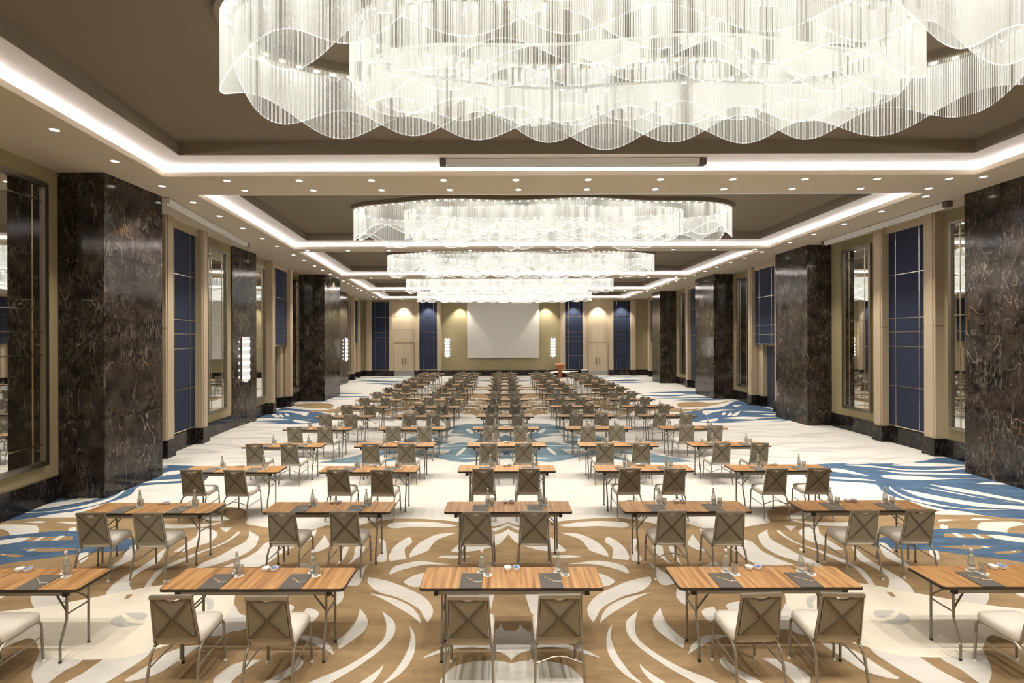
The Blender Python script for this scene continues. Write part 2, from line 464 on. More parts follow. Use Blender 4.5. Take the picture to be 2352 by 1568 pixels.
def side_wall(side, T):
    doors = [(b[1], b[2]) for b in BAYS if b[4]]
    wm = MB(T); s = Y0
    for (a, b) in doors + [(Y1 + 0.2, None)]:
        wm.box(s, a, -0.12, 0, 0, CEIL + 0.1)
        if b is None: break
        wm.box(a, b, -0.12, 0, 2.9, CEIL + 0.1); s = b
    wall = wm.build(f'wall_{side}', 'olive_wall')
    tag(wall, f'{side} hall wall with olive panels between pilasters', 'wall', kind='structure')
    bm_ = MB(T); s = Y0
    for (a, b) in doors + [(Y1, None)]:
        bm_.box(s, a, -0.02, 0.05, 0, 0.48)
        if b is None: break
        s = b
    base = bm_.build(f'baseboard_{side}', 'marble_black')
    tag(base, f'tall black veined marble baseboard along the {side} wall', 'baseboard', kind='structure')
    for (a, b, c, d, door) in BAYS:
        pilaster(T, wall, base, a, b); pilaster(T, wall, base, c, d)
        MB(T).box(b, c, -0.02, 0.16, 6.33, CEIL).build('header_panel', 'beige_panel', wall)
        if not door:
            blue_panel(T, wall, b, c, 0.55, 6.33)
        else:
            blue_panel(T, wall, b, c, 2.92, 6.33, 0.09)
            # alcove: reveals, ceiling of the alcove and a recessed blue door
            MB(T).box(b, c, -0.24, 0.0, 2.9, 2.94).build('alcove_head', 'beige_panel', wall)
            MB(T).box(b - 0.05, b, -0.24, -0.0, 0, 2.9).build('alcove_reveal', 'beige_panel', wall)
            MB(T).box(c, c + 0.05, -0.24, -0.0, 0, 2.9).build('alcove_reveal', 'beige_panel', wall)
            MB(T).box(b - 0.05, c + 0.05, -0.28, -0.24, 0, 2.94).build('alcove_back', 'beige_panel', wall)
            MB(T).box(c - 0.44, c, -0.24, -0.04, 0.48, 2.9).build('alcove_cheek', 'beige_panel', wall)
            MB(T).box(c - 0.47, c, -0.24, -0.01, 0, 0.48).build('plinth', 'marble_black', base)
            MB(T).box(b + 0.05, c - 0.48, -0.18, 0.02, 0.0, 0.008).build('threshold', 'threshold', FLOOR)
            doorn[0] += 1
            make_door(T, doorn[0], b + 0.02, c - 0.48, -0.22, 2.85, 'door_blue',
                      label=f'recessed navy door in the {side} wall alcove, {"halfway down the hall" if a < 30 else "near the end wall"}')
    return wall, base
WL, BL = side_wall('left', TL)
WR, BR = side_wall('right', TR)

# --- mirrors
def wall_mirror(T, s0, s1, label):
    z0, z1, fw = 0.76, 6.2, 0.085
    base = T(((s0 + s1) / 2, 0.0, z0))
    root = empty('wall_mirror', base, label, 'mirror', 'tall framed wall mirrors')
    f = MB(T)
    f.box(s0, s0 + fw, 0.0, 0.09, z0, z1).box(s1 - fw, s1, 0.0, 0.09, z0, z1).box(s0 + fw, s1 - fw, 0.0, 0.09, z0, z0 + fw).box(s0 + fw, s1 - fw, 0.0, 0.09, z1 - fw, z1)
    f.build('mirror_frame', 'frame_metal', root)
    xs = [s0 + fw, s0 + fw + 0.22, s1 - fw - 0.22, s1 - fw]
    zs = [z0 + fw] + sorted(MIR_Z) + [z1 - fw]
    for i in range(3):
        for j in range(len(zs) - 1):
            MB(T).box(xs[i] + 0.001, xs[i + 1] - 0.001, 0.01, 0.04, zs[j] + 0.001, zs[j + 1] - 0.001).build('mirror_pane', 'mirror', root)
    for x in xs[1:3]: MB(T).box(x - 0.012, x + 0.012, 0.03, 0.052, z0 + fw, z1 - fw).build('glazing_bar', 'champagne_metal', root)
    for z in zs[1:-1]: MB(T).box(s0 + fw, s1 - fw, 0.03, 0.054, z - 0.011, z + 0.011).build('glazing_bar', 'champagne_metal', root)
BAYW = ['first', 'second', 'third', 'fourth']
wall_mirror(TL, 8.2, 9.58, 'tall framed mirror at far left, before the nearest left marble column')
for side, T in (('left', TL), ('right', TR)):
    for (s0, s1, bay, pos) in ((11.75, 13.0, 0, 'before'), (15.85, 17.22, 0, 'after'), (19.55, 20.78, 1, 'before'), (24.05, 25.35, 1, 'after'), (28.6, 29.6, 2, 'before'), (32.8, 34.1, 2, 'after'), (37.1, 38.3, 3, 'before')):
        wall_mirror(T, s0, s1, f'tall framed mirror on {side} wall just {pos} the {BAYW[bay]} navy bay')

# --- marble columns
def marble_column(x0, x1, y0, y1, label, inner):
    """inner: +1 the room-facing side is x1, -1 it is x0"""
    root = empty('marble_column', ((x0 + x1) / 2, (y0 + y1) / 2, 0), label, 'column', 'dark marble columns along the side walls')
    MB().box(x0 + 0.02, x1 - 0.02, y0 + 0.02, y1 - 0.02, 0, CEIL).build('column_core', 'black', root)
    zs = [0, 1.58, 3.22, 4.88, CEIL]; gp = 0.0025
    nx = max(1, round((x1 - x0) / 0.62))
    for j in range(4):
        za, zb = zs[j] + (gp if j else 0), zs[j + 1] - (gp if j < 3 else 0)
        for i in range(nx):
            xa = x0 + (x1 - x0) * i / nx + gp; xb = x0 + (x1 - x0) * (i + 1) / nx - gp
            MB().box(xa, xb, y0, y0 + 0.03, za, zb).build('marble_slab', 'marble_brown', root)
            MB().box(xa, xb, y1 - 0.03, y1, za, zb).build('marble_slab', 'marble_brown', root)
        xs = (x1 - 0.03, x1) if inner > 0 else (x0, x0 + 0.03)
        MB().box(xs[0], xs[1], y0 + 0.031, (y0 + y1) / 2 - gp, za, zb).build('marble_slab', 'marble_brown', root)
        MB().box(xs[0], xs[1], (y0 + y1) / 2 + gp, y1 - 0.031, za, zb).build('marble_slab', 'marble_brown', root)
LC = [(-8.0, 9.92, 11.6, 'nearest'), (-9.70, 17.72, 19.42, 'second'), (-9.26, 25.6, 28.0, 'third'), (-11.33, 34.2, 36.0, 'fourth')]
RC = [(10.84, 9.92, 11.64, 'nearest'), (10.98, 17.9, 20.0, 'second'), (10.99, 25.9, 28.4, 'third'), (11.05, 35.0, 36.8, 'fourth')]
for i, (x, a, b, w) in enumerate(LC):
    sc_ = ' with a lit sconce' if i in (1, 3) else ''
    marble_column(XLW(b) - 0.05, x, a, b, f'{w} dark brown veined marble column{sc_} on the left wall', 1)
for (x, a, b, w) in RC:
    marble_column(x, XRW(a) + 0.05, a, b, f'{w} dark brown veined marble column on the right wall', -1)

# --- end wall
we = MB(TE); we.box(XLW(Y1) - 0.3, XRW(Y1) + 0.3, -0.15, 0, 0, CEIL + 0.1)
WE = we.build('wall_end', 'olive_wall'); tag(WE, 'olive end wall of the hall behind the projection screen', 'wall', kind='structure')
wb = MB(); wb.box(XLW(Y0) - 0.3, XRW(Y0) + 0.3, Y0 - 0.15, Y0, 0, CEIL + 0.1)
tag(wb.build('wall_back', 'olive_wall'), 'olive wall behind the camera', 'wall', kind='structure')
be = MB(TE)
for (a, b) in ((-12.36, -9.46), (-7.67, 7.15), (9.05, 12.35)): be.box(a, b, -0.02, 0.05, 0, 0.48)
BE = be.build('baseboard_end', 'marble_black'); tag(BE, 'tall black veined marble baseboard along the end wall', 'baseboard', kind='structure')
for (a, b) in ((-11.83, -11.35), (-9.85, -9.49), (-7.64, -7.25), (-5.72, -5.35), (4.85, 5.26), (6.78, 7.18), (9.02, 9.41), (10.89, 11.33)):
    pilaster(TE, WE, BE, a, b, 0.22)
for (a, b) in ((-11.35, -9.85), (-7.25, -5.72), (5.26, 6.78), (9.41, 10.89)):
    blue_panel(TE, WE, a, b, 0.55, 6.36, 0.05, (0.2, 0.8))
for (a, b, w) in ((-9.49, -7.64, 'left'), (7.18, 9.02, 'right')):
    zs = [2.86, 4.0, 5.1, CEIL]
    for j in range(3):
        MB(TE).box(a, b, 0, 0.07, zs[j] + 0.006, zs[j + 1] - 0.006).build('overdoor_panel', 'beige_panel', WE)
    doorn[0] += 1
    make_door(TE, doorn[0], a, b, 0.02, 2.86, 'beige_panel', 'dark_metal', 2, label=f'tall beige double door {w} of the screen in the end wall')

# ------------------------------------------------------------------ carpet pattern (flat inlays on the floor)
AX = 0.066
def spline(pts, n=5):
    """closed outline; a 3-tuple is a sharp corner"""
    N = len(pts); out = []
    P = [Vector(p[:2]) for p in pts]; cr = [len(p) > 2 for p in pts]
    for i in range(N):
        p1, p2 = P[i], P[(i + 1) % N]
        p0 = p1 - (p2 - p1) if cr[i] else P[i - 1]
        p3 = p2 + (p2 - p1) if cr[(i + 1) % N] else P[(i + 2) % N]
        for k in range(n):
            t = k / n
            out.append(0.5 * ((2 * p1) + (p2 - p0) * t + (2 * p0 - 5 * p1 + 4 * p2 - p3) * t * t + (3 * p1 - p0 - 3 * p2 + p3) * t ** 3))
    return out
SHAPES = []   # (layer, material, floor polygon of right half, mirrored?)
def C(*pts):   # leaf: first point is a sharp tip
    return [tuple(p) for p in pts]
def S(layer, mat, pts, tips=(0,), mirror=True, smooth=True):
    pp = []
    for i, p in enumerate(pts):
        x, y = floor_pt(*p)
        pp.append((x, y, 1) if i in tips else (x, y))
    SHAPES.append((layer, mat, [(v.x, v.y) for v in spline(pp, 5 if smooth else 1)] if smooth else [(p[0], p[1]) for p in pp], mirror))
BRN, BLU, CRM, IVO, GRY = 'carpet_brown', 'carpet_blue', 'carpet_cream', 'carpet_ivory', 'carpet_grey'
NEAR = []
# brown field (right half, to be mirrored), ending behind the camera
bp = [floor_pt(*p) for p in [(1169, 1198.6), (1196, 1208.5), (1230, 1204), (1265, 1199.5), (1316, 1193.5), (1367, 1190), (1421, 1188.7), (1459, 1193.5), (1503, 1202), (1545, 1206), (1583, 1203), (1622, 1215), (1650, 1219), (1690, 1215), (1721, 1208), (1770, 1199.5), (1763, 1187), (1763, 1174), (1776, 1164), (1795, 1161), (1840, 1158), (1900, 1156), (1980, 1155), (2060, 1158), (2115, 1162), (2180, 1178), (2258, 1184), (2352, 1193), (2500, 1212)]]
bp = [(max(AX, x), y) for x, y in bp]; bp[0] = (AX, bp[0][1])
SHAPES.append((1, BRN, bp + [(10.9, 6.5), (11.0, 0.3), (AX, 0.3)], True))
S(1, BLU, [(1850, 1072), (1911, 1064), (2047, 1064), (2120, 1058), (2154, 1051), (2179, 1052), (2240, 1060), (2480, 1110), (2560, 1200), (2352, 1192), (2258, 1183), (2180, 1172), (2115, 1156), (2081, 1148), (2042, 1136), (2025, 1126), (2013, 1113), (1979, 1108), (1916, 1104.6), (1860, 1100)], ())
S(2, BLU, [(1995, 1245), (2060, 1228), (2168, 1214), (2241, 1215.6), (2309, 1222), (2420, 1236), (2560, 1270), (2480, 1310), (2352, 1292), (2309, 1285), (2241, 1277), (2164, 1266.6), (2100, 1262), (2040, 1258)], ())
LEAVES = [
 ([(1465.7, 1402), (1442, 1422.4), (1437.6, 1439.4), (1443.6, 1460), (1469, 1487), (1503, 1512.6), (1537, 1534.7), (1580, 1558.5), (1640, 1590), (1720, 1600), (1648, 1568), (1614, 1553), (1580, 1540), (1537, 1519), (1494.6, 1492), (1469, 1470), (1459, 1449.6), (1459, 1426)], (0, 9)),
 ([(1406, 1434), (1396, 1451), (1392.6, 1473.4), (1397.7, 1500.7), (1414.7, 1529.6), (1440, 1553), (1465.7, 1568), (1520, 1600), (1474, 1568), (1445, 1541.5), (1418, 1504), (1404.5, 1470), (1403, 1453)], (0, 7)),
 ([(1469, 1523.6), (1472.5, 1536), (1486, 1555), (1499.7, 1568), (1540, 1600), (1590, 1605), (1528.6, 1568), (1503, 1551.7), (1479, 1534.7)], (0, 5)),
 ([(1516.7, 1395), (1503, 1414), (1499.7, 1427.5), (1506.5, 1444.5), (1528.6, 1463), (1554, 1480), (1569.5, 1489.6), (1573, 1468), (1554, 1455), (1533.7, 1434), (1522, 1414)], (0, 6, 7)),
 ([(1363, 1429), (1351, 1412), (1351, 1391.5), (1371.4, 1367.7), (1412, 1347), (1453, 1332), (1494, 1323.5), (1495.6, 1337), (1473.5, 1357.5), (1429, 1371), (1385, 1395), (1371.4, 1415)], (0, 6)),
 ([(1494, 1360), (1456.5, 1378), (1412, 1405), (1392, 1418.7), (1378, 1431.6), (1383, 1412), (1402, 1389.8), (1439.5, 1372.8)], (0, 4)),
 ([(1355, 1316), (1375, 1316.7), (1392, 1321.8), (1412, 1333.7), (1405, 1342), (1386.7, 1347), (1355, 1340)], ()),
 ([(1303, 1296), (1340, 1291), (1378, 1287.8), (1429, 1298), (1444.6, 1313), (1443, 1317.7), (1412, 1306.5), (1361, 1296)], (0, 5)),
 ([(1252, 1276.5), (1310, 1275), (1334, 1279), (1293, 1282)], (0, 2)),
 ([(1284.7, 1223), (1330.6, 1226.5), (1371.4, 1245), (1395, 1269), (1397, 1279), (1358, 1265.6), (1347.6, 1255.4), (1330.6, 1238.4)], (0, 4)),
 ([(1390, 1238.4), (1398.6, 1233), (1429, 1252), (1444.6, 1276), (1443, 1287), (1405.4, 1282.7), (1407, 1259), (1392, 1247)], (4, 5)),
 ([(1279.6, 1206), (1354.4, 1197), (1429, 1199), (1444.6, 1206), (1429, 1212), (1378, 1208.5), (1310, 1210.5)], (0,)),
 ([(1166, 1215), (1190, 1226), (1225, 1229), (1263, 1234), (1282, 1248), (1302, 1265), (1290, 1268), (1272, 1267.5), (1230, 1262), (1190, 1249), (1180, 1241), (1166, 1225)], (0, 5, 11)),
 ([(1166, 1201), (1197, 1212.5), (1230, 1212), (1275, 1209), (1230, 1217), (1197, 1219), (1166, 1208)], (0, 3, 6)),
 ([(1172, 1448.5), (1187, 1447.6), (1195, 1433), (1204, 1445), (1240, 1462), (1289, 1475), (1316, 1485), (1350, 1495.6), (1383, 1512.6), (1353, 1504), (1320, 1494), (1280, 1487), (1240, 1488), (1214, 1494.5), (1191, 1502), (1172, 1518)], (0, 2, 8, 15)),
 ([(1172, 1524), (1208, 1517.4), (1259, 1519), (1303.4, 1529), (1330.6, 1551), (1341, 1568), (1330, 1600), (1260, 1625), (1172, 1632)], (0, 8)),
 ([(1205, 1345), (1212, 1385), (1221, 1410), (1235, 1412), (1250, 1390), (1235, 1345)], (2,)),
 ([(1590, 1226.7), (1600, 1239.4), (1622.5, 1266.6), (1602, 1263), (1585, 1254.7), (1580, 1246)], (0, 2)),
 ([(1607, 1213), (1621, 1219), (1660, 1236), (1719.5, 1241), (1750, 1265), (1784, 1282), (1826.6, 1298), (1767, 1299), (1740, 1297), (1716, 1285), (1682, 1263), (1631, 1241), (1612, 1226)], (0, 6)),
 ([(1763, 1215.6), (1743, 1227.5), (1742.4, 1236), (1752, 1253), (1780.7, 1271.7), (1818, 1285), (1865, 1299), (1892, 1302), (1869, 1287), (1835, 1273.4), (1801, 1254.7), (1772, 1239.4), (1763.7, 1226)], (0, 7)),
 ([(1787.5, 1216.5), (1786, 1222), (1818, 1243), (1869, 1263), (1903, 1278.5), (1945.6, 1297), (1964.6, 1306), (1986.7, 1329.7), (1997, 1345), (2012, 1347), (2000, 1329.7), (1981.6, 1309), (1952.7, 1292), (1905, 1272), (1871, 1260), (1837, 1248), (1810, 1234)], (0, 8, 9)),
 ([(1835, 1222.5), (1852, 1210.6), (1879.5, 1208), (1883, 1224), (1900, 1238), (1938, 1262), (1915, 1262), (1890, 1252), (1855, 1241)], (2, 5)),
 ([(1956, 1254), (1969.7, 1263), (1983, 1275), (2007, 1292), (2041, 1311), (2071.7, 1329.7), (2092, 1348), (2100.6, 1362), (2075, 1357), (2037.7, 1350), (2043, 1338), (2037.7, 1324.6), (2015.6, 1307.6), (1981.6, 1290.5), (1966, 1276)], (0, 7, 9)),
 ([(2017, 1246), (2034, 1248), (2048, 1261.6), (2058, 1277), (2085, 1295.6), (2129.5, 1326), (2170, 1352), (2165, 1354), (2126, 1331), (2092, 1309), (2058, 1291), (2031, 1277)], (0, 6)),
 ([(2134.6, 1263.3), (2155, 1265), (2158, 1282), (2153, 1288), (2138, 1277)], (1, 3)),
 ([(1812, 1193), (1854, 1198.7), (1905, 1200), (1961, 1199.6), (2010, 1197), (1959.5, 1208), (1905, 1208), (1854, 1204)], (0, 4)),
 ([(1801, 1207), (1830, 1208), (1816, 1219)], (0, 1, 2)),
 ([(1806, 1190), (1826.6, 1178), (1860, 1172), (1900, 1178), (1860, 1189), (1830, 1192)], (0, 3)),
 ([(2246, 1207), (2254.7, 1200), (2292, 1198), (2334.6, 1198), (2362, 1205), (2326, 1209.7), (2314, 1217), (2314, 1223), (2280, 1220), (2248, 1216.5)], (4, 7)),
 ([(2175, 1171), (2188, 1171.4), (2224, 1176.5), (2254.7, 1183), (2176.5, 1182.5), (2120, 1181)], (3, 5)),
 ([(2160, 1193), (2207, 1193.5), (2160, 1198)], (1,)),
 ([(2227.5, 1194), (2241, 1190), (2282, 1193), (2249.6, 1195)], (0, 2)),
 ([(2020, 1166), (2060, 1167), (2078, 1172), (2066, 1185), (2040, 1184)], (3,)),
 ([(2162, 1204), (2178, 1208), (2176, 1214), (2160, 1213)], (1,)),
 ([(1653, 1516), (1660, 1509), (1672, 1521), (1699, 1538), (1724.6, 1553), (1752, 1568), (1790, 1592), (1740, 1590), (1718, 1568), (1685.4, 1548), (1665, 1534.7), (1655, 1522.8)], (6,)),
 ([(1750, 1512.6), (1777, 1513), (1809.6, 1521), (1835, 1534.7), (1855.5, 1550), (1862, 1560), (1857, 1570), (1840, 1580), (1825, 1568), (1809.6, 1553), (1784, 1533)], (0,)),
 ([(1886, 1477), (1920, 1480), (1952, 1490), (1981, 1504), (2020, 1529.6), (2066, 1557), (2061, 1560), (2037, 1557), (1986, 1541.5), (1952, 1522), (1915, 1497)], (0, 5)),
 ([(1996, 1488), (2057, 1502), (2110, 1507), (2160, 1540), (2214, 1568), (2300, 1610), (2200, 1605), (2118, 1568), (2071, 1541), (2020, 1509)], (0, 2, 5)),
 ([(2158, 1509), (2220, 1502), (2255, 1488), (2263, 1504), (2273, 1524.5), (2278, 1546.6), (2270, 1570), (2258, 1575), (2207, 1538), (2173, 1521)], (0, 2)),
 ([(1668, 1390), (1690, 1382), (1720, 1379), (1745, 1385), (1710, 1410), (1680, 1405)], (3,)),
 ([(1612, 1405), (1622, 1397), (1640, 1394), (1650, 1415), (1634, 1428), (1618, 1418)], (2,)),
 ([(1581, 1502), (1590, 1480), (1615, 1462), (1650, 1457), (1672, 1462), (1640, 1470), (1600, 1490)], (0, 4)),
 ([(1556, 1352), (1572, 1349), (1575, 1390), (1562, 1382), (1553, 1368)], (2,)),
 ([(1808, 1385), (1791, 1407), (1740, 1418), (1786, 1443), (1816, 1448), (1840, 1457), (1870, 1450), (1860, 1400)], (2,)),
 ([(1920, 1336), (1960, 1330), (1930, 1322), (1880, 1318), (1860, 1330)], (1,)),
 ([(2190, 1370), (2230, 1352), (2270, 1360), (2262, 1391), (2225, 1385)], ()),
 ([(2327, 1352), (2345, 1340), (2400, 1350), (2380, 1372), (2340, 1368)], ()),
 ([(1690, 1440), (1716, 1428), (1740, 1418), (1736, 1436)], (0, 2)),
 ([(1660, 1300), (1640, 1290), (1625, 1296), (1612, 1302), (1660, 1303)], ()),
 ([(1490, 1292), (1503, 1310), (1515, 1340), (1540, 1343), (1558, 1330), (1530, 1318), (1505, 1300)], (0,)),
 ([(1452, 1240), (1466, 1237), (1460, 1262), (1475, 1285), (1452, 1287), (1450, 1262)], (1,)),
 ([(1498, 1254), (1520, 1254), (1525, 1275), (1540, 1296), (1512, 1275)], (3,)),
 ([(1536, 1256), (1548, 1256), (1556, 1280), (1568, 1300), (1548, 1280)], (3,)),
]
for pts, tips in LEAVES: S(3, CRM, pts, tips)
# ivory "eye" with grey details
S(4, IVO, [(1803, 1345), (1803, 1368), (1810, 1392), (1838, 1425), (1885, 1455), (1976, 1482), (2057, 1504), (2110, 1509), (2164, 1510), (2220, 1504), (2255, 1490), (2263, 1473), (2275, 1460), (2300, 1465), (2370, 1490), (2440, 1480), (2460, 1430), (2420, 1405), (2341, 1398), (2261, 1389), (2207, 1381), (2129, 1367), (2028, 1348), (1986, 1341), (1930, 1337), (1860, 1336)], ())
S(5, GRY, [(2006, 1408), (2013, 1403), (2040, 1402.5), (2057, 1404), (2045, 1413), (2026, 1420), (2012, 1416)], (3, 5))
S(5, GRY, [(2013, 1429), (2050, 1423), (2067, 1407), (2085, 1415), (2091, 1425), (2080, 1433), (2058, 1435)], (0, 2))
S(5, GRY, [(1856, 1372), (1875, 1368), (1872, 1378), (1867, 1385), (1868, 1396), (1858, 1396), (1852, 1385)], ())
S(5, BRN, [(2036, 1360), (2050, 1361), (2058, 1372), (2046, 1370)], (0, 1, 2, 3))
S(3, BRN, [(2168, 1225), (2300, 1228), (2270, 1237), (2168, 1234)], (0, 1, 2, 3))
S(3, BRN, [(2150, 1255), (2200, 1253), (2290, 1254), (2230, 1262)], (0, 2))
S(3, BRN, [(2280, 1268), (2340, 1264), (2350, 1268), (2300, 1273)], (0, 2))
for q in ([(2185, 1224.5), (2198.6, 1224.5), (2218, 1234.7), (2202, 1234.7)], [(2231, 1226), (2241, 1226.7), (2263, 1237.4), (2248, 1236)], [(2265, 1228.4), (2292, 1228.4), (2360, 1237), (2360, 1248), (2287, 1237.7)],
          [(2255, 1255), (2265, 1255), (2276, 1260), (2262, 1259)], [(2322, 1266), (2334, 1265), (2332, 1268)], [(2212, 1252), (2218, 1252), (2216, 1254)]):
    S(4, CRM, q, tuple(range(len(q))))
for q in ([(1940.5, 1069.3), (1999, 1069.3), (2072, 1077.3), (2145, 1079), (2225, 1072), (2225, 1076), (2157, 1081.5), (2072, 1080), (1999, 1072.5)],
          [(2050, 1069.3), (2108, 1062.7), (2225, 1068), (2225, 1070.5), (2120, 1071)],
          [(2016, 1079), (2072, 1084), (2145, 1085.6), (2227.5, 1088.8), (2218, 1091), (2145, 1089.5), (2072, 1088)],
          [(2021, 1093.6), (2035, 1091.4), (2096, 1093), (2169, 1097.8), (2264, 1100), (2193, 1099.7), (2120, 1102.6), (2047, 1100)],
          [(2237, 1111.9), (2266, 1107.7), (2310, 1110), (2310, 1113), (2278, 1112.6)],
          [(2042, 1116), (2072, 1136), (2145, 1155.6), (2218, 1167.8), (2315, 1170.7), (2242, 1171), (2145, 1160.5), (2084, 1146), (2047, 1126)],
          [(2067, 1121.6), (2120, 1132.5), (2193, 1146), (2266, 1157), (2400, 1166), (2400, 1172), (2266, 1165.4), (2169, 1152), (2108, 1139.8)],
          [(2120, 1118), (2193, 1131), (2290, 1149.6), (2390, 1161), (2266, 1146), (2169, 1129)],
          [(2132.6, 1111.9), (2218, 1124), (2390, 1158), (2380, 1160), (2266, 1140), (2193, 1127.7)],
          [(1900, 1075), (1938, 1078), (1996.4, 1093.6), (1950, 1087.5), (1900, 1081)],
          [(1880, 1094), (1969.7, 1098.5), (2013.5, 1104.6), (1950, 1102), (1880, 1097)]):
    S(4, CRM, q, (0,))
n_near = len(SHAPES)

def flat(layer, mat, pts, mirror=True, n=5, tips=()):
    pp = [(p[0], p[1], 1) if i in tips else p for i, p in enumerate(pts)]
    SHAPES.append((layer, mat, [(v.x, v.y) for v in spline(pp, n)], mirror))
def leaf(layer, mat, x, y, L, w, ang, bend=0.25, mirror=True):
    """crescent leaf of length L, width w at angle ang"""
    pts = []
    for k in range(9):
        t = k / 8; pts.append((L * (t - 0.5), bend * L * math.sin(PI * t) + w * math.sin(PI * t) ** 0.8 * 0.5))
    for k in range(7, 0, -1):
        t = k / 8; pts.append((L * (t - 0.5), bend * L * math.sin(PI * t) - w * math.sin(PI * t) ** 0.8 * 0.5))
    c, s = math.cos(ang), math.sin(ang)
    flat(layer, mat, [(x + c * a - s * b, y + s * a + c * b) for a, b in pts], mirror, 2, (0, 8))
# teal motif on the axis beyond the cream band
rnd = random.Random(3)
S(1, 'carpet_teal', [(1158, 974), (1215, 972), (1262, 974), (1310, 985), (1370, 1000), (1440, 1020), (1500, 1042), (1600, 1060), (1500, 1062), (1420, 1056), (1350, 1046), (1305, 1055), (1260, 1061), (1215, 1056), (1158, 1052)], (0, 7, 14))
for q, tp in (([(1236, 994), (1243, 986), (1253, 984), (1251, 990), (1243, 995)], ()), ([(1256, 1030), (1262, 1029), (1276, 1040), (1277, 1045), (1266, 1040)], ()),
              ([(1225, 1008), (1280, 1000), (1320, 1010), (1290, 1014), (1325, 1025), (1270, 1016), (1240, 1016)], (0, 2, 4)),
              ([(1170, 1040), (1200, 1041), (1230, 1049), (1272, 1052), (1220, 1054), (1180, 1048)], (3,)), ([(1205, 990), (1232, 987), (1226, 994), (1206, 997)], (0,)),
              ([(1160, 996), (1180, 993), (1198, 1003), (1176, 1003)], (2,)), ([(1160, 1015), (1190, 1012), (1210, 1022), (1180, 1026), (1160, 1024)], (2,)),
              ([(1330, 1012), (1380, 1018), (1420, 1032), (1370, 1026)], (0, 2)), ([(1380, 1036), (1440, 1042), (1500, 1056), (1430, 1052)], (0, 2)),
              ([(1290, 1032), (1340, 1032), (1360, 1040), (1310, 1042)], (0, 2)), ([(1280, 984), (1310, 992), (1350, 1003), (1300, 999)], (0, 2))):
    S(3, CRM, q, tp)
# side blue field of the second repeat
S(1, BLU, [(1560, 952), (1620, 938), (1660, 934), (1690, 921), (1720, 924), (1765, 932), (1830, 940), (1850, 958), (1796, 967), (1690, 970), (1640, 971), (1575, 966)], ())
for q, tp in (([(1613, 947), (1618, 943), (1640, 942), (1660, 940), (1690, 941), (1655, 944), (1632, 949), (1622, 953)], (4,)), ([(1657, 952), (1662, 947), (1668, 947), (1664, 953)], ()),
              ([(1670, 954), (1677, 948), (1682, 950), (1676, 955)], ()), ([(1680, 954), (1690, 948), (1701, 943), (1697, 950), (1690, 955)], (2,)),
              ([(1658, 960), (1700, 957), (1760, 958), (1790, 957), (1740, 962), (1700, 965), (1740, 963), (1680, 962)], (0, 3)), ([(1700, 944), (1740, 944), (1796, 948), (1750, 947)], (0, 2)),
              ([(1735, 950), (1770, 951), (1800, 950), (1770, 954)], (0, 2)), ([(1683, 968), (1730, 966), (1790, 963), (1796, 966), (1740, 969)], (0,)),
              ([(1605, 967), (1630, 963), (1648, 961), (1646, 966), (1625, 969)], (0,)), ([(1630, 934), (1650, 932), (1655, 935), (1635, 936)], (0,)), ([(1684, 930), (1705, 930), (1690, 934)], (1,))):
    S(3, CRM, q, tp)
S(1, BRN, [(1560, 925), (1600, 922), (1640, 925), (1690, 918), (1640, 930), (1600, 935), (1560, 934)], (3,))
# faint grey streaks in the pale side fields
for i in range(46):
    x = rnd.uniform(5.2, 10.8); y = rnd.uniform(11.9, 18.3)
    leaf(2, 'carpet_grey', x, y, rnd.uniform(0.7, 2.2), rnd.uniform(0.10, 0.3), rnd.uniform(-0.35, 0.35), rnd.uniform(-0.12, 0.12))
for i in range(14):
    leaf(2, 'carpet_grey', rnd.uniform(1.6, 5.0), rnd.uniform(14.2, 17.0), rnd.uniform(0.8, 1.8), rnd.uniform(0.1, 0.25), rnd.uniform(-0.3, 0.3), rnd.uniform(-0.1, 0.1))
for q in ([(1330, 1108), (1420, 1104), (1560, 1130), (1640, 1152), (1560, 1148), (1450, 1132), (1380, 1118)],): S(2, IVO, q, (0, 3))
# second repeat of the brown field: same drawing, mirrored in depth and stretched
for layer, mat, poly, mir in SHAPES[:n_near]:
    if max(p[1] for p in poly) > 9.6 or mat == BLU or mat == IVO: 
        if not (layer == 1 and mat == BRN): continue
    SHAPES.append((layer, 'carpet_brown' if mat == BRN else mat, [(x * 0.56 + 0.02, 20.6 + (8.6 - max(2.6, y)) * 1.35) for x, y in poly], mir))
for i in range(26):
    leaf(4, CRM, rnd.uniform(0.9, 6.0), rnd.uniform(20.9, 28.5), rnd.uniform(1.0, 2.2), rnd.uniform(0.25, 0.5), rnd.uniform(-0.6, 0.6), rnd.uniform(-0.2, 0.2))
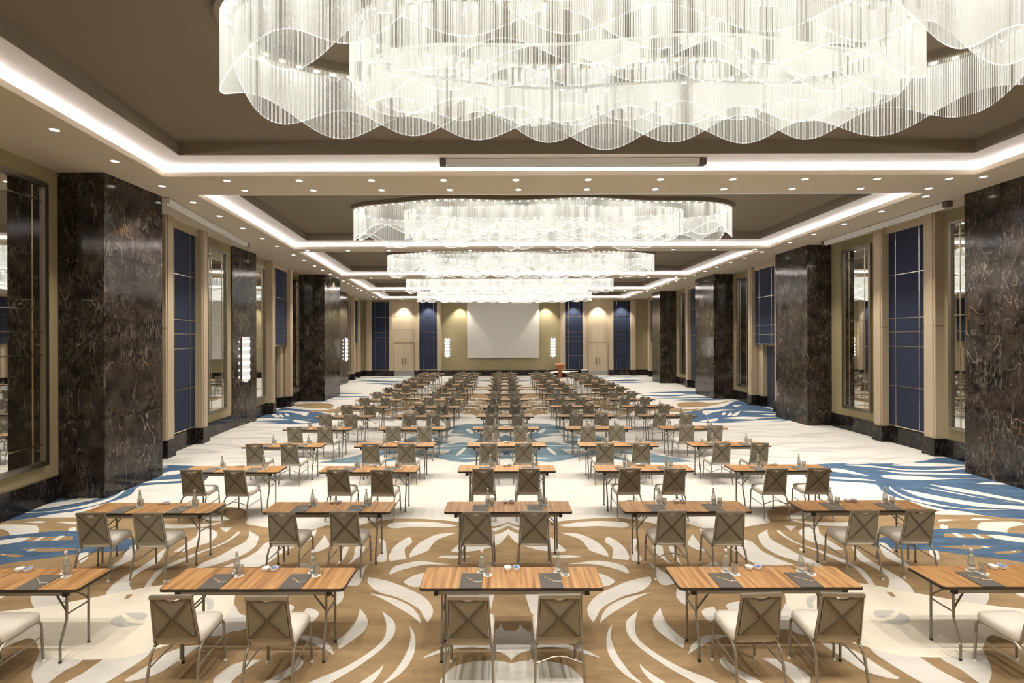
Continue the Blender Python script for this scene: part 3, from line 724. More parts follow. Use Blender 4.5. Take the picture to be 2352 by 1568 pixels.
# third repeats: simple side swirls and bands towards the end wall
for (cx, cyy, mat, n, R) in ((9.2, 27.5, 'carpet_blue', 9, 2.0), (3.6, 33.0, 'carpet_brown', 9, 2.2), (9.3, 36.5, 'carpet_blue', 8, 1.8), (9.0, 40.8, 'carpet_teal', 7, 1.6), (6.6, 22.5, 'carpet_brown', 6, 1.4), (0.9, 36.5, 'carpet_teal', 5, 1.2)):
    for i in range(n):
        a = rnd.uniform(-0.4, 0.4)
        leaf(2, mat, cx + rnd.uniform(-R, R), cyy + rnd.uniform(-R, R), rnd.uniform(1.5, 3.2), rnd.uniform(0.3, 0.7), a, rnd.uniform(-0.2, 0.2))
for layer, mat in sorted({(s[0], s[1]) for s in SHAPES}):
    bm = bmesh.new(); nsh = 0
    for (l2, m2, poly, mir) in SHAPES:
        if (l2, m2) != (layer, mat): continue
        for sgn in ((1, -1) if mir else (1,)):
            vs = [bm.verts.new((AX + sgn * (max(x, AX - 0.003) - AX), y, 0.0012 * layer + 3e-6 * nsh)) for x, y in poly]; nsh += 1
            try: f = bm.faces.new(vs); f.normal_update()
            except ValueError: continue
    bmesh.ops.triangulate(bm, faces=bm.faces[:], ngon_method='EAR_CLIP')
    for f in bm.faces:
        f.normal_update()
        if f.normal.z < 0: f.normal_flip()
    me = bpy.data.meshes.new('carpet_pattern'); bm.to_mesh(me); bm.free()
    me.materials.append(MATS[mat])
    o = bpy.data.objects.new('carpet_pattern', me); COL.objects.link(o); o.parent = FLOOR; o['kind'] = 'stuff'

# ------------------------------------------------------------------ chandeliers
def ring_curve(xl, xr, yc, hd, wave, ph):
    pts = []; cx = (xl + xr) / 2; a = (xr - xl) / 2
    N = 720
    for i in range(N):
        t = 2 * PI * i / N
        c, s = math.cos(t), math.sin(t)
        x = cx + a * math.copysign(abs(c) ** 0.8, c)
        y = yc + hd * math.copysign(abs(s) ** 0.78, s) + wave * math.cos(2 * PI * (x - cx) / 3.7 + ph) * abs(s)
        pts.append(Vector((x, y)))
    return pts
def resample(pts, step):
    L = [0.0]
    for i in range(len(pts)): L.append(L[-1] + (pts[(i + 1) % len(pts)] - pts[i]).length)
    tot = L[-1]; n = int(tot / step); out = []; j = 0
    for k in range(n):
        d = tot * k / n
        while L[j + 1] < d: j += 1
        f = (d - L[j]) / max(1e-9, L[j + 1] - L[j])
        out.append((pts[j].lerp(pts[(j + 1) % len(pts)], f), d / tot))
    return out, tot
def offset(pts, d):
    n = len(pts); out = []
    for i in range(n):
        t = (pts[(i + 1) % n] - pts[i - 1]).normalized()
        out.append(pts[i] + Vector((t.y, -t.x)) * d)
    return out
def rods(curve, step, r, ztop, zmean, amp, period, phase, root, name):
    S_, tot = resample(curve, step)
    nw = max(2, round(tot / period))
    vs = []; fs = []; tv = []; tf = []
    for p, u in S_:
        zb = zmean + amp * math.sin(2 * PI * nw * u + phase) + 0.03 * math.sin(2 * PI * 3 * u + 1.3)
        o = len(vs); a0 = u * 40
        for z in (ztop, zb):
            for k in range(3):
                a = a0 + k * 2 * PI / 3
                vs.append((p.x + r * math.cos(a), p.y + r * math.sin(a), z))
        fs += [(o, o + 1, o + 4, o + 3), (o + 1, o + 2, o + 5, o + 4), (o + 2, o, o + 3, o + 5)]
        o = len(tv); rr = r * 1.25 if r < 0.0044 else r * 1.9; th = 0.012 if r < 0.0044 else 2.6 * r + 0.006
        tv += [(p.x + rr, p.y, zb), (p.x, p.y + rr, zb), (p.x - rr, p.y, zb), (p.x, p.y - rr, zb), (p.x, p.y, zb + th), (p.x, p.y, zb - th)]
        for k in range(4): tf += [(o + k, o + (k + 1) % 4, o + 4), (o + (k + 1) % 4, o + k, o + 5)]
    a = MB(); a.v = vs; a.f = fs; tag(a.build(name, 'rod_glass', root), kind='stuff')
    b = MB(); b.v = tv; b.f = tf; tag(b.build(name + '_tips', 'rod_tip', root), kind='stuff')
def plate(curve, d0, d1, z0, z1, mat, root, name):
    A, B = offset(curve, d0), offset(curve, d1); n = len(A); st = 6
    A, B = A[::st], B[::st]; n = len(A)
    m = MB(); vs = [(p.x, p.y, z) for z in (z0, z1) for p in A] + [(p.x, p.y, z) for z in (z0, z1) for p in B]; fs = []
    for i in range(n):
        j = (i + 1) % n
        fs += [(i, j, n + j, n + i), (2 * n + j, 2 * n + i, 3 * n + i, 3 * n + j), (j, i, 2 * n + i, 2 * n + j), (n + i, n + j, 3 * n + j, 3 * n + i)]
    m.add(vs, fs); m.build(name, mat, root)
def leds(curve, step, z, r, root):
    S_, tot = resample(curve, step); m = MB()
    for p, u in S_:
        m.add([(p.x + r * math.cos(k * PI / 3), p.y + r * math.sin(k * PI / 3), z) for k in range(6)], [tuple(range(5, -1, -1))])
    m.build('lamp_discs', 'led_warm', root)['kind'] = 'stuff'
CH = [(-3.2, 6.25, 5.97, 0.017, 0.0042), (-4.25, 6.5, 14.45, 0.024, 0.0045), (-5.1, 6.65, 22.2, 0.036, 0.0068), (-5.85, 6.6, 30.2, 0.048, 0.0090), (-6.5, 6.6, 37.7, 0.058, 0.011)]
for k, (xl, xr, yc, step, r) in enumerate(CH):
    root = empty('chandelier', ((xl + xr) / 2, yc, 6.0), f'{["huge nearest", "second", "third", "fourth", "farthest"][k]} wavy glass-rod chandelier glowing white in its ceiling coffer', 'chandelier', 'glass-rod chandeliers')
    outer = ring_curve(xl, xr, yc, 1.28, 0.13, 0.4 + k)
    inner = ring_curve(xl + 1.45, xr - 1.35, yc, 0.70, 0.09, 1.9 + k)
    plate(outer, -0.14, 0.14, 6.87, ZT, 'ceiling_brown', root, 'mounting_ring')
    plate(inner, -0.12, 0.12, 6.87, ZT, 'ceiling_brown', root, 'mounting_ring')
    leds(outer, 0.22, 6.862, 0.036, root); leds(inner, 0.22, 6.862, 0.036, root)
    rods(offset(outer, 0.075), step, r, 6.87, 6.19, 0.17, 1.9, 0.0, root, 'outer_rods')
    rods(offset(outer, -0.075), step, r, 6.87, 6.19, 0.17, 1.9, PI, root, 'outer_rods')
    rods(offset(inner, 0.07), step, r, 6.87, 6.22, 0.15, 1.9, 0.6, root, 'inner_rods')
    rods(offset(inner, -0.07), step, r, 6.87, 6.22, 0.15, 1.9, PI + 0.6, root, 'inner_rods')
    low = offset(inner, -0.2)
    plate(low, -0.012, 0.012, 6.47, 6.49, 'white_plastic', root, 'hoop')
    rods(offset(inner, -0.17), step, r, 6.48, 6.10, 0.12, 1.5, 0.2, root, 'inner_rods')
    rods(offset(inner, -0.24), step, r, 6.48, 6.12, 0.12, 1.5, PI, root, 'inner_rods')
    for i in range(0, len(low), 90):
        MB().tube([(low[i].x, low[i].y, 6.48), (low[i].x, low[i].y, ZT)], 0.003, 4).build('suspension_wire', 'steel', root)

# ------------------------------------------------------------------ downlights
trim_me = MB().lathe([(0.085, 0.0), (0.085, -0.008), (0.066, -0.008), (0.064, 0.0)], 16, cap=False).mesh('trim_ring', 'white_plastic')
lens_me = MB().lathe([(0.066, -0.003), (0.066, -0.006)], 16).mesh('lens', 'downlight_lens')
spot_data = bpy.data.lights.new('downlight_lamp', 'SPOT')
spot_data.energy = SPOT_W; spot_data.spot_size = math.radians(86); spot_data.spot_blend = 0.55
spot_data.shadow_soft_size = 0.05; spot_data.color = (1.0, 0.93, 0.82)
wash_data = spot_data.copy(); wash_data.energy = SPOT_W * 2.4
def downlight(x, y, label, group, lamp=spot_data):
    d = empty('downlight', (x, y, CEIL), label, 'downlight', group)
    part(d, 'trim_ring', trim_me); part(d, 'lens', lens_me)
    l = bpy.data.objects.new('downlight_lamp', lamp); COL.objects.link(l); l.parent = d; l.location = (0, 0, -0.03)
    return d
def nth(i): return ORD[i] if i else 'first'
CNT = ['first', 'second', 'third', 'fourth', 'fifth', 'sixth', 'seventh', 'eighth', 'ninth', 'tenth', 'eleventh', 'twelfth', 'thirteenth', 'fourteenth', 'fifteenth', 'sixteenth', 'seventeenth', 'eighteenth', 'nineteenth', 'twentieth', 'twenty-first', 'twenty-second', 'twenty-third', 'twenty-fourth', 'twenty-fifth', 'twenty-sixth']
for (y, x0, dx, n, where) in ((10.46, -5.84, 1.527, 11, 'front row of the beam before the second coffer'), (11.14, -5.82, 1.54, 11, 'back row of the beam before the second coffer'), (18.74, -7.43, 1.54, 12, 'beam before the third coffer'), (27.15, -7.25, 1.52, 12, 'beam before the fourth coffer'), (34.75, -8.4, 1.54, 12, 'beam before the farthest coffer')):
    for i in range(n): downlight(x0 + i * dx, y, f'round downlight, {CNT[i]} from left, {where}', 'beam downlights')
for (y, x0, dx, n, where) in ((2.85, -5.1, 1.54, 10, 'added unseen front row overhead by the camera'), (2.2, -5.1, 1.54, 10, 'added unseen back row overhead by the camera'), (-0.9, -5.1, 1.54, 10, 'added unseen row above the camera by the back wall')):  # out-of-view rows added to light the chair backs, continuing the beam pattern
    for i in range(n): downlight(x0 + i * dx, y, f'round downlight, {CNT[i]} from left, {where}', 'beam downlights')
for i, x in enumerate((-8.6, -6.45, -3.75, 3.6, 6.0, 8.1, 10.1)):
    downlight(x, 42.02, f'round downlight washing the end wall, {CNT[i]} from left', 'end wall downlights', wash_data)
ys_l = [6.5, 7.9, 9.3, 10.8, 12.1, 13.45, 14.95, 16.45, 17.8, 19.65, 21.1, 22.6, 24.0, 25.5, 27.0, 28.5, 29.9, 31.2, 32.6, 34.0, 36.0, 37.6, 39.0, 40.4]
for i, y in enumerate(ys_l): downlight(-7.16 - 0.1 * (y - 7.9), y, f'round downlight, {CNT[i]} along the left ceiling edge from the camera', 'left edge downlights')
ys_r = [6.1, 7.5, 8.9, 10.35, 11.77, 13.17, 14.6, 16.05, 17.4, 19.3, 20.7, 22.0, 23.4, 24.8, 26.2, 27.6, 29.0, 30.4, 31.8, 33.2, 34.9, 36.5, 38.2, 39.9]
for i, y in enumerate(ys_r): downlight(10.0 + 0.004 * y, y, f'round downlight, {CNT[i]} along the right ceiling edge from the camera', 'right edge downlights')

# ------------------------------------------------------------------ sconces
def sconce(T, s, label):
    z0, z1 = 1.58, 3.28
    root = empty('wall_sconce', T((s, 0, z0)), label, 'sconce', 'glowing glass wall sconces')
    MB(T).box(s - 0.2, s + 0.2, 0.0, 0.03, z0 + 0.05, z1 - 0.05).build('back_plate', 'champagne_metal', root)
    for j in range(3):
        cx = s - 0.135 + j * 0.135
        pr = [(cx + 0.07 * math.cos(a), 0.05 + 0.09 * math.sin(a)) for a in [PI * q / 6 for q in range(7)]]
        zz0 = z0 + (0.0 if j == 1 else 0.06); zz1 = z1 - (0.0 if j != 1 else 0.06)
        MB(T).prism(pr + [(cx - 0.07, 0.03), (cx + 0.07, 0.03)], zz0, zz1).build('glass_tube', 'sconce_dim', root)
    for i in range(6):
        zc = z0 + 0.19 + i * 0.265
        m = MB(T)
        for j in range(3):
            cx = s - 0.135 + j * 0.135
            pr = [(cx + 0.074 * math.cos(a), 0.05 + 0.095 * math.sin(a)) for a in [PI * q / 6 for q in range(7)]]
            m.prism(pr, zc - 0.045, zc + 0.045)
        m.build('lamp_band', 'sconce_bright', root)
sconce(TE, -4.86, 'glowing glass sconce on the end wall left of the screen')
sconce(TE, 4.24, 'glowing glass sconce on the end wall right of the screen')
def TC(x): return lambda p: (x + p[1], p[0], p[2])
sconce(TC(-9.70), 18.5, 'large glowing glass sconce on the second left marble column')
sconce(TC(-11.33), 35.4, 'glowing glass sconce on the fourth left marble column')

# ------------------------------------------------------------------ screens
ps = empty('projection_screen', (-0.05, Y1 - 0.28, 1.57), 'large blank white projection screen hanging before the end wall', 'screen')
MB(TE).box(-3.13, 3.02, 0.272, 0.278, 1.60, 6.42).build('screen_fabric', 'screen_white', ps)
MB(TE).box(-3.16, 3.05, 0.26, 0.29, 1.565, 1.60).build('bottom_bar', 'white_plastic', ps)
MB(TE).box(-3.3, 3.2, 0.2, 0.35, 6.40, CEIL - 0.006).build('roller_case', 'white_plastic', ps)
def roller_screen(p, q, label, zt=CEIL - 0.006, first=True):
    P, Q = Vector(p), Vector(q)
    d = (Q - P).normalized(); n = Vector((-d.y, d.x))
    root = empty('roller_screen', ((P + Q) / 2).to_3d() + Vector((0, 0, zt - 0.16)), label, 'roller screen')
    def seg(a, b, w, z0, z1, name, mat):
        m = MB(); A, B = P + d * a, P + d * b
        m.prism([tuple(A - n * w), tuple(B - n * w), tuple(B + n * w), tuple(A + n * w)], z0, z1); m.build(name, mat, root)
    L = (Q - P).length
    seg(0.18 if first else 0.0, L - 0.18, 0.07, zt - 0.13, zt - 0.01, 'rolled_fabric', 'white_plastic')
    seg(0.2 if first else 0.0, L - 0.2, 0.015, zt - 0.16, zt - 0.13, 'bottom_bar', 'white_plastic')
    if first: seg(0.05, 0.17, 0.075, zt - 0.135, zt, 'end_bracket', 'bracket_brown')
    seg(L - 0.17, L - 0.05, 0.075, zt - 0.135, zt, 'end_bracket', 'bracket_brown')
roller_screen((-1.30, 9.76), (4.03, 9.76), 'retracted white roller screen in the far cove of the nearest coffer', ZS - 0.004)
roller_screen((-7.96, 11.70), (-8.93, 17.3), 'retracted white roller screen along the left ceiling edge', first=False)
roller_screen((10.95, 12.1), (11.15, 17.3), 'retracted white roller screen along the right ceiling edge')

# ------------------------------------------------------------------ lectern and speaker's table
lec = empty('lectern', (4.53, 40.05, 0), 'orange-brown wooden lectern near the end wall', 'lectern')
MB().box(4.33, 4.73, 39.85, 40.25, 0, 0.06).build('base', 'lectern_wood', lec)
MB().box(4.38, 4.68, 39.9, 40.2, 0.06, 0.78).build('post', 'lectern_wood', lec)
m = MB(); m.add([(4.2, 39.8, 0.76), (4.86, 39.8, 0.76), (4.86, 40.25, 0.76), (4.2, 40.25, 0.76), (4.17, 39.78, 1.05), (4.89, 39.78, 1.05), (4.89, 40.27, 1.16), (4.17, 40.27, 1.16)],
                [(0, 3, 2, 1), (4, 5, 6, 7), (0, 1, 5, 4), (1, 2, 6, 5), (2, 3, 7, 6), (3, 0, 4, 7)])
m.build('desk', 'lectern_wood', lec)
MB().box(4.15, 4.91, 39.74, 39.78, 1.02, 1.09).build('book_stop', 'lectern_wood', lec)
st = empty('stage_platform', (4.8, 41.3, 0), 'low portable stage with white top and black skirt behind the lectern', 'stage')
q = [(3.35, 40.55), (5.3, 40.55), (6.4, 42.3), (4.6, 42.3)]
MB().prism(q, 0.38, 0.42).build('deck', 'cloth_white', st)
MB().prism([(3.9, 40.62), (5.26, 40.62), (6.3, 42.2), (4.75, 42.2)], 0.0, 0.38).build('skirt', 'cloth_black', st)
for (x, y) in ((3.48, 40.62), (4.62, 42.22)): MB().box(x - 0.02, x + 0.02, y - 0.02, y + 0.02, 0, 0.38).build('leg', 'table_metal', st)
eq = empty('equipment_case', (6.75, 41.6, 0), 'black equipment case on the floor beside the stage', 'case')
MB().box(6.52, 6.98, 41.4, 41.8, 0.03, 0.52).build('case_body', 'black', eq)
MB().box(6.50, 7.0, 41.38, 41.82, 0.52, 0.56).build('case_lid', 'white_plastic', eq)
for (x, y) in ((6.56, 41.44), (6.94, 41.44), (6.56, 41.76), (6.94, 41.76)): MB().box(x - 0.02, x + 0.02, y - 0.02, y + 0.02, 0, 0.03).build('castor', 'black', eq)

# ------------------------------------------------------------------ tables
ME = {}
def rrect(w, d, r, n=5):
    out = []
    for (sx, sy, a0) in ((1, 1, 0), (-1, 1, PI / 2), (-1, -1, PI), (1, -1, 1.5 * PI)):
        for k in range(n):
            a = a0 + k / (n - 1) * PI / 2
            out.append((sx * (w / 2 - r) + r * math.cos(a), sy * (d / 2 - r) + r * math.sin(a)))
    return out
TW, TD, TH = 1.80, 0.45, 0.75
ME['table_top'] = MB().prism(rrect(TW - 0.008, TD - 0.008, 0.036), TH - 0.012, TH).mesh('tabletop', 'table_wood')
ME['edge'] = MB().prism(rrect(TW, TD, 0.04), TH - 0.03, TH - 0.003).mesh('edge_band', 'table_edge')
ME['apron'] = MB().box(-0.72, 0.72, -0.012, 0.012, TH - 0.088, TH - 0.03).mesh('apron', 'apron_grey')
ME['cap'] = MB().box(-0.022, 0.022, -0.02, 0.02, TH - 0.092, TH - 0.03).mesh('corner_cap', 'black')
ME['leg_straight'] = MB().tube([(0, 0, 0.012), (0, 0, TH - 0.04)], 0.0125, 8).tube([(0, 0, 0), (0, 0, 0.014)], 0.0135, 8).mesh('leg', 'table_metal', True)
ME['leg_bent'] = MB().tube([(0, -0.075, 0.012), (0, -0.075, 0.17), (0, -0.068, 0.2), (0, -0.01, 0.36), (0, 0, 0.40), (0, 0, TH - 0.04)], 0.0125, 8).tube([(0, -0.075, 0), (0, -0.075, 0.014)], 0.0135, 8).mesh('leg', 'table_metal', True)
ME['foot'] = MB().tube([(0, 0, 0), (0, 0, 0.025)], 0.0145, 8).mesh('foot_cap', 'black')
ME['cross'] = MB().tube([(0, -0.10, 0.44), (0, 0.16, 0.44)], 0.009, 6).mesh('crossbar', 'table_metal', True)
for sx in (1, -1):
    ME['brace%d' % sx] = MB().tube([(0, 0.0, 0.46), (-sx * 0.03, 0.01, 0.50), (-sx * 0.17, 0.06, 0.63), (-sx * 0.25, 0.07, TH - 0.035)], 0.0085, 6).mesh('brace', 'table_metal', True)
    ME['braceb%d' % sx] = MB().tube([(0, 0.0, 0.46), (-sx * 0.03, -0.01, 0.50), (-sx * 0.17, -0.09, 0.63), (-sx * 0.25, -0.10, TH - 0.035)], 0.0085, 6).mesh('brace', 'table_metal', True)
COLN = ['far-left', 'left', 'centre', 'right', 'far-right']
def rown(r): return f'{ORD[r]} row from camera' if r else 'row nearest the camera'
def table(x, y, r, c):
    t = empty('folding_table', (x, y, 0), f'narrow wood-topped folding table, {COLN[c]} table in the {rown(r)}', 'table', 'classroom tables in rows')
    tp = part(t, 'tabletop', ME['table_top']); part(tp, 'edge_band', ME['edge'])
    for sy in (-1, 1):
        if sy == 1 and r > 7: continue
        a = part(t, 'apron', ME['apron']); a.location = (0, sy * 0.16, 0)
        for sx in (-1, 1):
            k = part(a, 'corner_cap', ME['cap']); k.location = (sx * 0.74, -0.004 * 1, 0)
    for sx in (-1, 1):
        f = part(t, 'leg', ME['leg_bent']); f.location = (sx * 0.69, -0.10, 0)
        b = part(t, 'leg', ME['leg_straight']); b.location = (sx * 0.69, 0.16, 0)
        if r < 6:
            k = part(f, 'foot_cap', ME['foot']); k.location = (0, -0.075, 0)
            k = part(b, 'foot_cap', ME['foot'])
        if r < 10:
            k = part(t, 'crossbar', ME['cross']); k.location = (sx * 0.69, 0, 0)
        k = part(t, 'brace', ME['brace%d' % sx]); k.location = (sx * 0.69, -0.10, 0)
        k = part(t, 'brace', ME['braceb%d' % sx]); k.location = (sx * 0.69, 0.16, 0)
    return t

# ------------------------------------------------------------------ chairs
ME['seat'] = MB().cushion(0.435, 0.43, 0.414, 0.505, 0, 0.032, 0.07).mesh('seat', 'seat_fabric', True)
def yb(z): return -0.18 - (z - 0.48) / 0.42 * 0.075
bf = MB()
for s in (-1, 1):
    bf.tube([(s * 0.192, -0.07, 0.418), (s * 0.194, -0.125, 0.402), (s * 0.195, -0.158, 0.415), (s * 0.195, -0.175, 0.455), (s * 0.194, yb(0.50), 0.50), (s * 0.176, yb(0.89), 0.89)], 0.011, 6, 0.014)
bf.box(-0.187, 0.187, yb(0.89) - 0.016, yb(0.89) + 0.016, 0.875, 0.905)
bf.box(-0.188, 0.188, yb(0.485) - 0.013, yb(0.485) + 0.013, 0.468, 0.496)
ME['back_frame'] = bf.mesh('back_frame', 'chair_metal', True)
pad = MB(); top = []
for k in range(13):
    u = -0.164 + 0.328 * k / 12
    dip = 0.034 * max(0.0, math.cos(u / 0.095 * PI / 2)) if abs(u) < 0.095 else 0
    top.append((u, 0.874 - dip))
outline = [(-0.178, 0.497), (0.178, 0.497)] + top[::-1]
n = len(outline); vs = []
for off in (-0.013, 0.02):
    vs += [(u, yb(w) + off, w) for u, w in outline]
vs += [(0, yb(0.68) - 0.019, 0.68), (0, yb(0.68) + 0.035, 0.68)]
fs = []
for i in range(n):
    j = (i + 1) % n
    fs += [(i, j, 2 * n), (n + j, n + i, 2 * n + 1), (j, i, n + i, n + j)]
pad.add(vs, fs); ME['pad'] = pad.mesh('backrest', 'chair_fabric')
xb = MB()
for s in (-1, 1):
    A = Vector((-s * 0.168, yb(0.505) - 0.015, 0.505)); B = Vector((s * 0.152, yb(0.862) - 0.015, 0.862))
    d = (B - A).normalized(); nrm = Vector((0, -1, -0.18)).normalized(); w = d.cross(nrm).normalized() * 0.0085; nn = nrm * 0.005
    M = (A + B) / 2 + nrm * 0.007
    for (P, Q) in ((A, M), (M, B)):
        xb.add([P - w - nn, P + w - nn, Q + w - nn, Q - w - nn, P - w + nn, P + w + nn, Q + w + nn, Q - w + nn],
               [(0, 3, 2, 1), (4, 5, 6, 7), (0, 1, 5, 4), (1, 2, 6, 5), (2, 3, 7, 6), (3, 0, 4, 7)])
ME['xbrace'] = xb.mesh('cross_brace', 'chair_band')
for s in (-1, 1):
    ME['rleg%d' % s] = MB().tube([(s * 0.225, -0.268, 0.0), (s * 0.214, -0.215, 0.30), (s * 0.209, -0.19, 0.365), (s * 0.206, -0.155, 0.40), (s * 0.205, -0.11, 0.414)], 0.0115, 6, 0.014).mesh('leg', 'chair_metal', True)
    ME['fleg%d' % s] = MB().tube([(s * 0.205, 0.16, 0.425), (s * 0.206, 0.20, 0.417), (s * 0.207, 0.222, 0.385), (s * 0.208, 0.226, 0.30), (s * 0.215, 0.235, 0.0)], 0.0115, 6, 0.014).mesh('leg', 'chair_metal', True)
    ME['rail%d' % s] = MB().tube([(s * 0.205, -0.11, 0.414), (s * 0.205, 0.16, 0.425)], 0.0115, 6, 0.014).mesh('side_rail', 'chair_metal', True)
    ME['stretch%d' % s] = MB().tube([(s * 0.209, 0.227, 0.26), (s * 0.214, -0.218, 0.245)], 0.0075, 6).mesh('stretcher', 'chair_metal', True)
ME['rbrace'] = MB().tube([(-0.213, -0.212, 0.27), (-0.15, -0.205, 0.285), (-0.07, -0.205, 0.318), (0, -0.205, 0.328), (0.07, -0.205, 0.318), (0.15, -0.205, 0.285), (0.213, -0.212, 0.27)], 0.008, 6).mesh('rear_brace', 'chair_metal', True)
gs = MB(); ar = [(-0.055 + 0.11 * k / 8) for k in range(9)]
lo = [(u, 0.8745 - 0.0185 * math.cos(u / 0.055 * PI / 2)) for u in ar]
nn_ = len(lo); gs.add([(u, yb(w) - 0.012, w) for u, w in lo] + [(u, yb(w) + 0.004, w) for u, w in lo],
       [tuple(range(nn_)), tuple(range(2 * nn_ - 1, nn_ - 1, -1))] + [(i, i + nn_, (i + 1) % nn_ + nn_, (i + 1) % nn_) for i in range(nn_)])
ME['grip'] = gs.mesh('grip_insert', 'white_plastic')
ME['glide'] = MB().lathe([(0.016, 0.0), (0.018, 0.006), (0.013, 0.03)], 8).mesh('foot_cap', 'white_plastic')
rb_ = random.Random(5)
def chair(x, y, rz, r, c, side):
    t = empty('banquet_chair', (x, y, 0), f'taupe banquet chair, {side} seat at {COLN[c]} table, {rown(r)}', 'chair', 'banquet chairs at the tables', rz)
    part(t, 'seat', ME['seat']); bk = part(t, 'backrest', ME['pad']); part(t, 'back_frame', ME['back_frame'])
    if r < 13: part(bk, 'cross_brace', ME['xbrace'])
    if r < 9: part(bk, 'grip_insert', ME['grip'])
    for s in (-1, 1):
        a = part(t, 'leg', ME['rleg%d' % s]); b = part(t, 'leg', ME['fleg%d' % s])
        if r < 4:
            k = part(a, 'foot_cap', ME['glide']); k.location = (s * 0.225, -0.268, 0)
            k = part(b, 'foot_cap', ME['glide']); k.location = (s * 0.215, 0.235, 0)
        part(t, 'side_rail', ME['rail%d' % s])
        if r < 10: part(t, 'stretcher', ME['stretch%d' % s])
    if (r == 0 and c == 2 and side == 'right') or (0 < r < 10 and rb_.random() < 0.4): part(t, 'rear_brace', ME['rbrace'])

# ------------------------------------------------------------------ tableware
ME['pad_cover'] = MB().box(-0.11, 0.11, -0.15, 0.15, 0, 0.007).mesh('cover', 'notepad_grey')
ME['pad_band'] = MB().box(0.015, 0.11, -0.022, -0.016, 0.007, 0.0076).mesh('printed_line', 'paper')
ME['pencil'] = MB().tube([(0, -0.085, 0.0037), (0, 0.075, 0.0037)], 0.0037, 6).mesh('shaft', 'pencil_wood')
ME['pencil_tip'] = MB().lathe([(0.0035, 0.0), (0.0004, 0.014)], 6).mesh('lead_tip', 'print_navy')
ME['coaster'] = MB().lathe([(0.047, 0.0), (0.047, 0.002)], 20).mesh('coaster_disc', 'paper')
lg = MB()
for (a, b, c_, d_) in ((-0.014, 0.014, -0.012, -0.008), (-0.014, 0.014, 0.008, 0.012), (-0.014, -0.009, -0.012, 0.012), (0.009, 0.014, -0.012, 0.012), (-0.004, 0.004, -0.004, 0.004)): lg.box(a, b, c_, d_, 0.002, 0.0025)
ME['logo'] = lg.mesh('printed_emblem', 'print_navy')
ME['bottle'] = MB().lathe([(0.030, 0.0), (0.034, 0.006), (0.034, 0.05), (0.031, 0.09), (0.024, 0.125), (0.016, 0.155), (0.0135, 0.175), (0.0135, 0.21)], 14).mesh('bottle_body', 'bottle_glass', True)
ME['bottle_cap'] = MB().lathe([(0.0145, 0.208), (0.0145, 0.226)], 10).mesh('cap', 'ceramic')
ME['bottle_label'] = MB().lathe([(0.0175, 0.153), (0.0148, 0.17)], 12, cap=False).mesh('neck_label', 'label_green')
ME['bottle_front'] = MB().lathe([(0.0345, 0.022), (0.0345, 0.05)], 14, cap=False).mesh('label', 'paper')
ME['glass'] = MB().lathe([(0.030, 0.0), (0.033, 0.006), (0.035, 0.095), (0.0325, 0.095), (0.030, 0.02), (0.0, 0.02)], 14, cap=False).mesh('tumbler', 'clear_glass', True)
ME['glass_base'] = MB().lathe([(0.029, 0.001), (0.0305, 0.018)], 12).mesh('thick_base', 'clear_glass')
ME['dish'] = MB().lathe([(0.026, 0.0), (0.036, 0.006), (0.041, 0.034), (0.038, 0.034), (0.032, 0.012), (0.0, 0.012)], 16, cap=False).mesh('bowl', 'ceramic', True)
ME['candy'] = MB().lathe([(0.036, 0.026), (0.030, 0.034), (0.018, 0.040), (0.0, 0.042)], 10, cap=False).mesh('candies', 'candy_blue')
ME['mints'] = MB().lathe([(0.036, 0.026), (0.030, 0.031), (0.018, 0.034), (0.0, 0.035)], 10, cap=False).mesh('mints', 'paper')
def visible(x, y, z, m=30):
    px = VPX + x * F_PX / y; py = VPY + (CAM_H - z) * F_PX / y
    return -m < px < W_PX + m and py < H_PX + 60
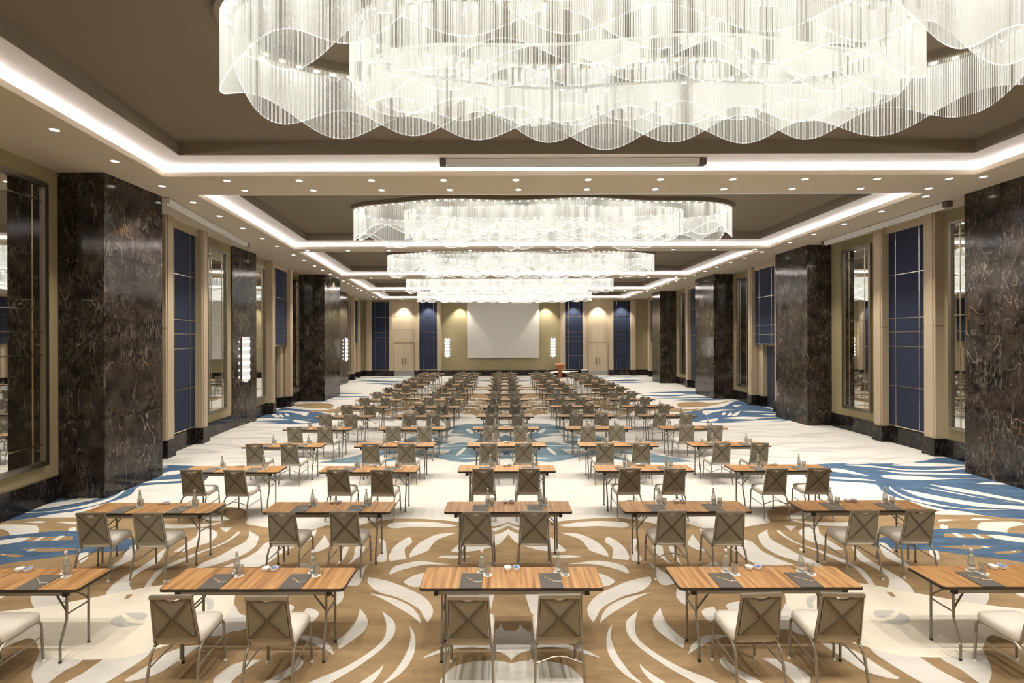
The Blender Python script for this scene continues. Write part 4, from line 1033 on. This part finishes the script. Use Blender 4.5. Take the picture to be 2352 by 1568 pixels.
def place(xc, yf, side, r, c, jit):
    pw = f'{side} place, {COLN[c]} table, {rown(r)}'
    sx = -1 if side == 'left' else 1
    off = -0.40 if sx < 0 else 0.39
    x, z = xc + off + jit[0], TH
    if not visible(x, yf + 0.2, z): return
    if r < 10:
        t = empty('notepad', (x, yf + 0.148 + jit[1], z), f'dark grey notepad, {pw}', 'notepad', 'notepads on the tables')
        part(t, 'cover', ME['pad_cover'])
        if r < 5: part(t, 'printed_line', ME['pad_band'])
    if r < 7:
        t = empty('pencil', (x - 0.005, yf + 0.155 + jit[1], z + 0.0072), f'wooden pencil on the notepad, {pw}', 'pencil', 'pencils on the notepads', math.radians(52 + 400 * jit[1]))
        part(t, 'shaft', ME['pencil'])
        if r < 3:
            k = part(t, 'lead_tip', ME['pencil_tip']); k.location = (0, 0.074, 0.0037); k.rotation_euler = (-PI / 2, 0, 0)
    bx, by = x + 0.095, yf + 0.34
    gx, gy = x + 0.16 + 0.3 * jit[0], yf + 0.272
    if r < 9:
        for (qx, qy, wt, k) in ((bx, by, 'under the bottle', 0), (gx, gy, 'under the glass', 1)):
            t = empty('coaster', (qx, qy, z + 0.0021 * k), f'white paper coaster {wt}, {pw}', 'coaster', 'coasters on the tables')
            part(t, 'coaster_disc', ME['coaster'])
            if r < 4:
                e = part(t, 'printed_emblem', ME['logo'])
                if k == 1: e.location = (0, -0.022, 0)
    zc = z + (0.0025 if r < 9 else 0)
    t = empty('water_bottle', (bx, by, zc), f'clear glass water bottle, {pw}', 'bottle', 'water bottles on the tables')
    part(t, 'bottle_body', ME['bottle']); part(t, 'cap', ME['bottle_cap'])
    if r < 8: part(t, 'neck_label', ME['bottle_label'])
    if r < 4: part(t, 'label', ME['bottle_front'])
    t = empty('drinking_glass', (gx, gy + 0.012, zc + (0.0021 if r < 9 else 0)), f'clear tumbler beside the bottle, {pw}', 'glass', 'tumblers on the tables')
    part(t, 'tumbler', ME['glass'])
    if r < 6: part(t, 'thick_base', ME['glass_base'])
def dishes(xc, yf, r, c):
    for (dx, cont, nm, lb) in ((-0.035, 'mints', 'mints', 'white mints'), (0.055, 'candy', 'candies', 'blue-and-white sweets')):
        x = xc + dx
        if not visible(x, yf + 0.39, TH): continue
        t = empty('candy_dish', (x, yf + 0.385, TH), f'small white dish of {lb}, {COLN[c]} table, {rown(r)}', 'dish', 'small dishes on the tables')
        part(t, 'bowl', ME['dish'])
        if r < 9: part(t, nm, ME[cont])

ROWS, PITCH, CPITCH = 15, 2.113, 2.537
rj = random.Random(11)
XFIX = {0: [-5.05, -2.465, 0.07, 2.60, 5.16]}
CFIX = {(0, 0): (None, 0.29), (0, 1): (-0.50, 0.36), (0, 2): (-0.385, 0.415), (0, 3): (-0.33, 0.415), (0, 4): (-0.34, None)}
for r in range(ROWS):
    yf = 4.805 + PITCH * r
    for c in range(5):
        xc = XFIX.get(r, [0.045 + (k - 2) * CPITCH for k in range(5)])[c] + (rj.uniform(-0.015, 0.015) if r else 0)
        yfj = yf + (rj.uniform(-0.02, 0.02) if r else 0)
        table(xc, yfj + TD / 2, r, c)
        for si, side in enumerate(('left', 'right')):
            d = CFIX.get((r, c), (-0.39 + rj.uniform(-0.03, 0.02), 0.375 + rj.uniform(-0.03, 0.03)))[si]
            rz = math.radians(rj.uniform(-3, 3))
            if d is not None:
                chair(xc + d, yfj - 0.168 + rj.uniform(-0.02, 0.02), rz, r, c, side)
            place(xc, yfj, side, r, c, (rj.uniform(-0.012, 0.012), rj.uniform(-0.008, 0.002)))
        dishes(xc, yfj, r, c)
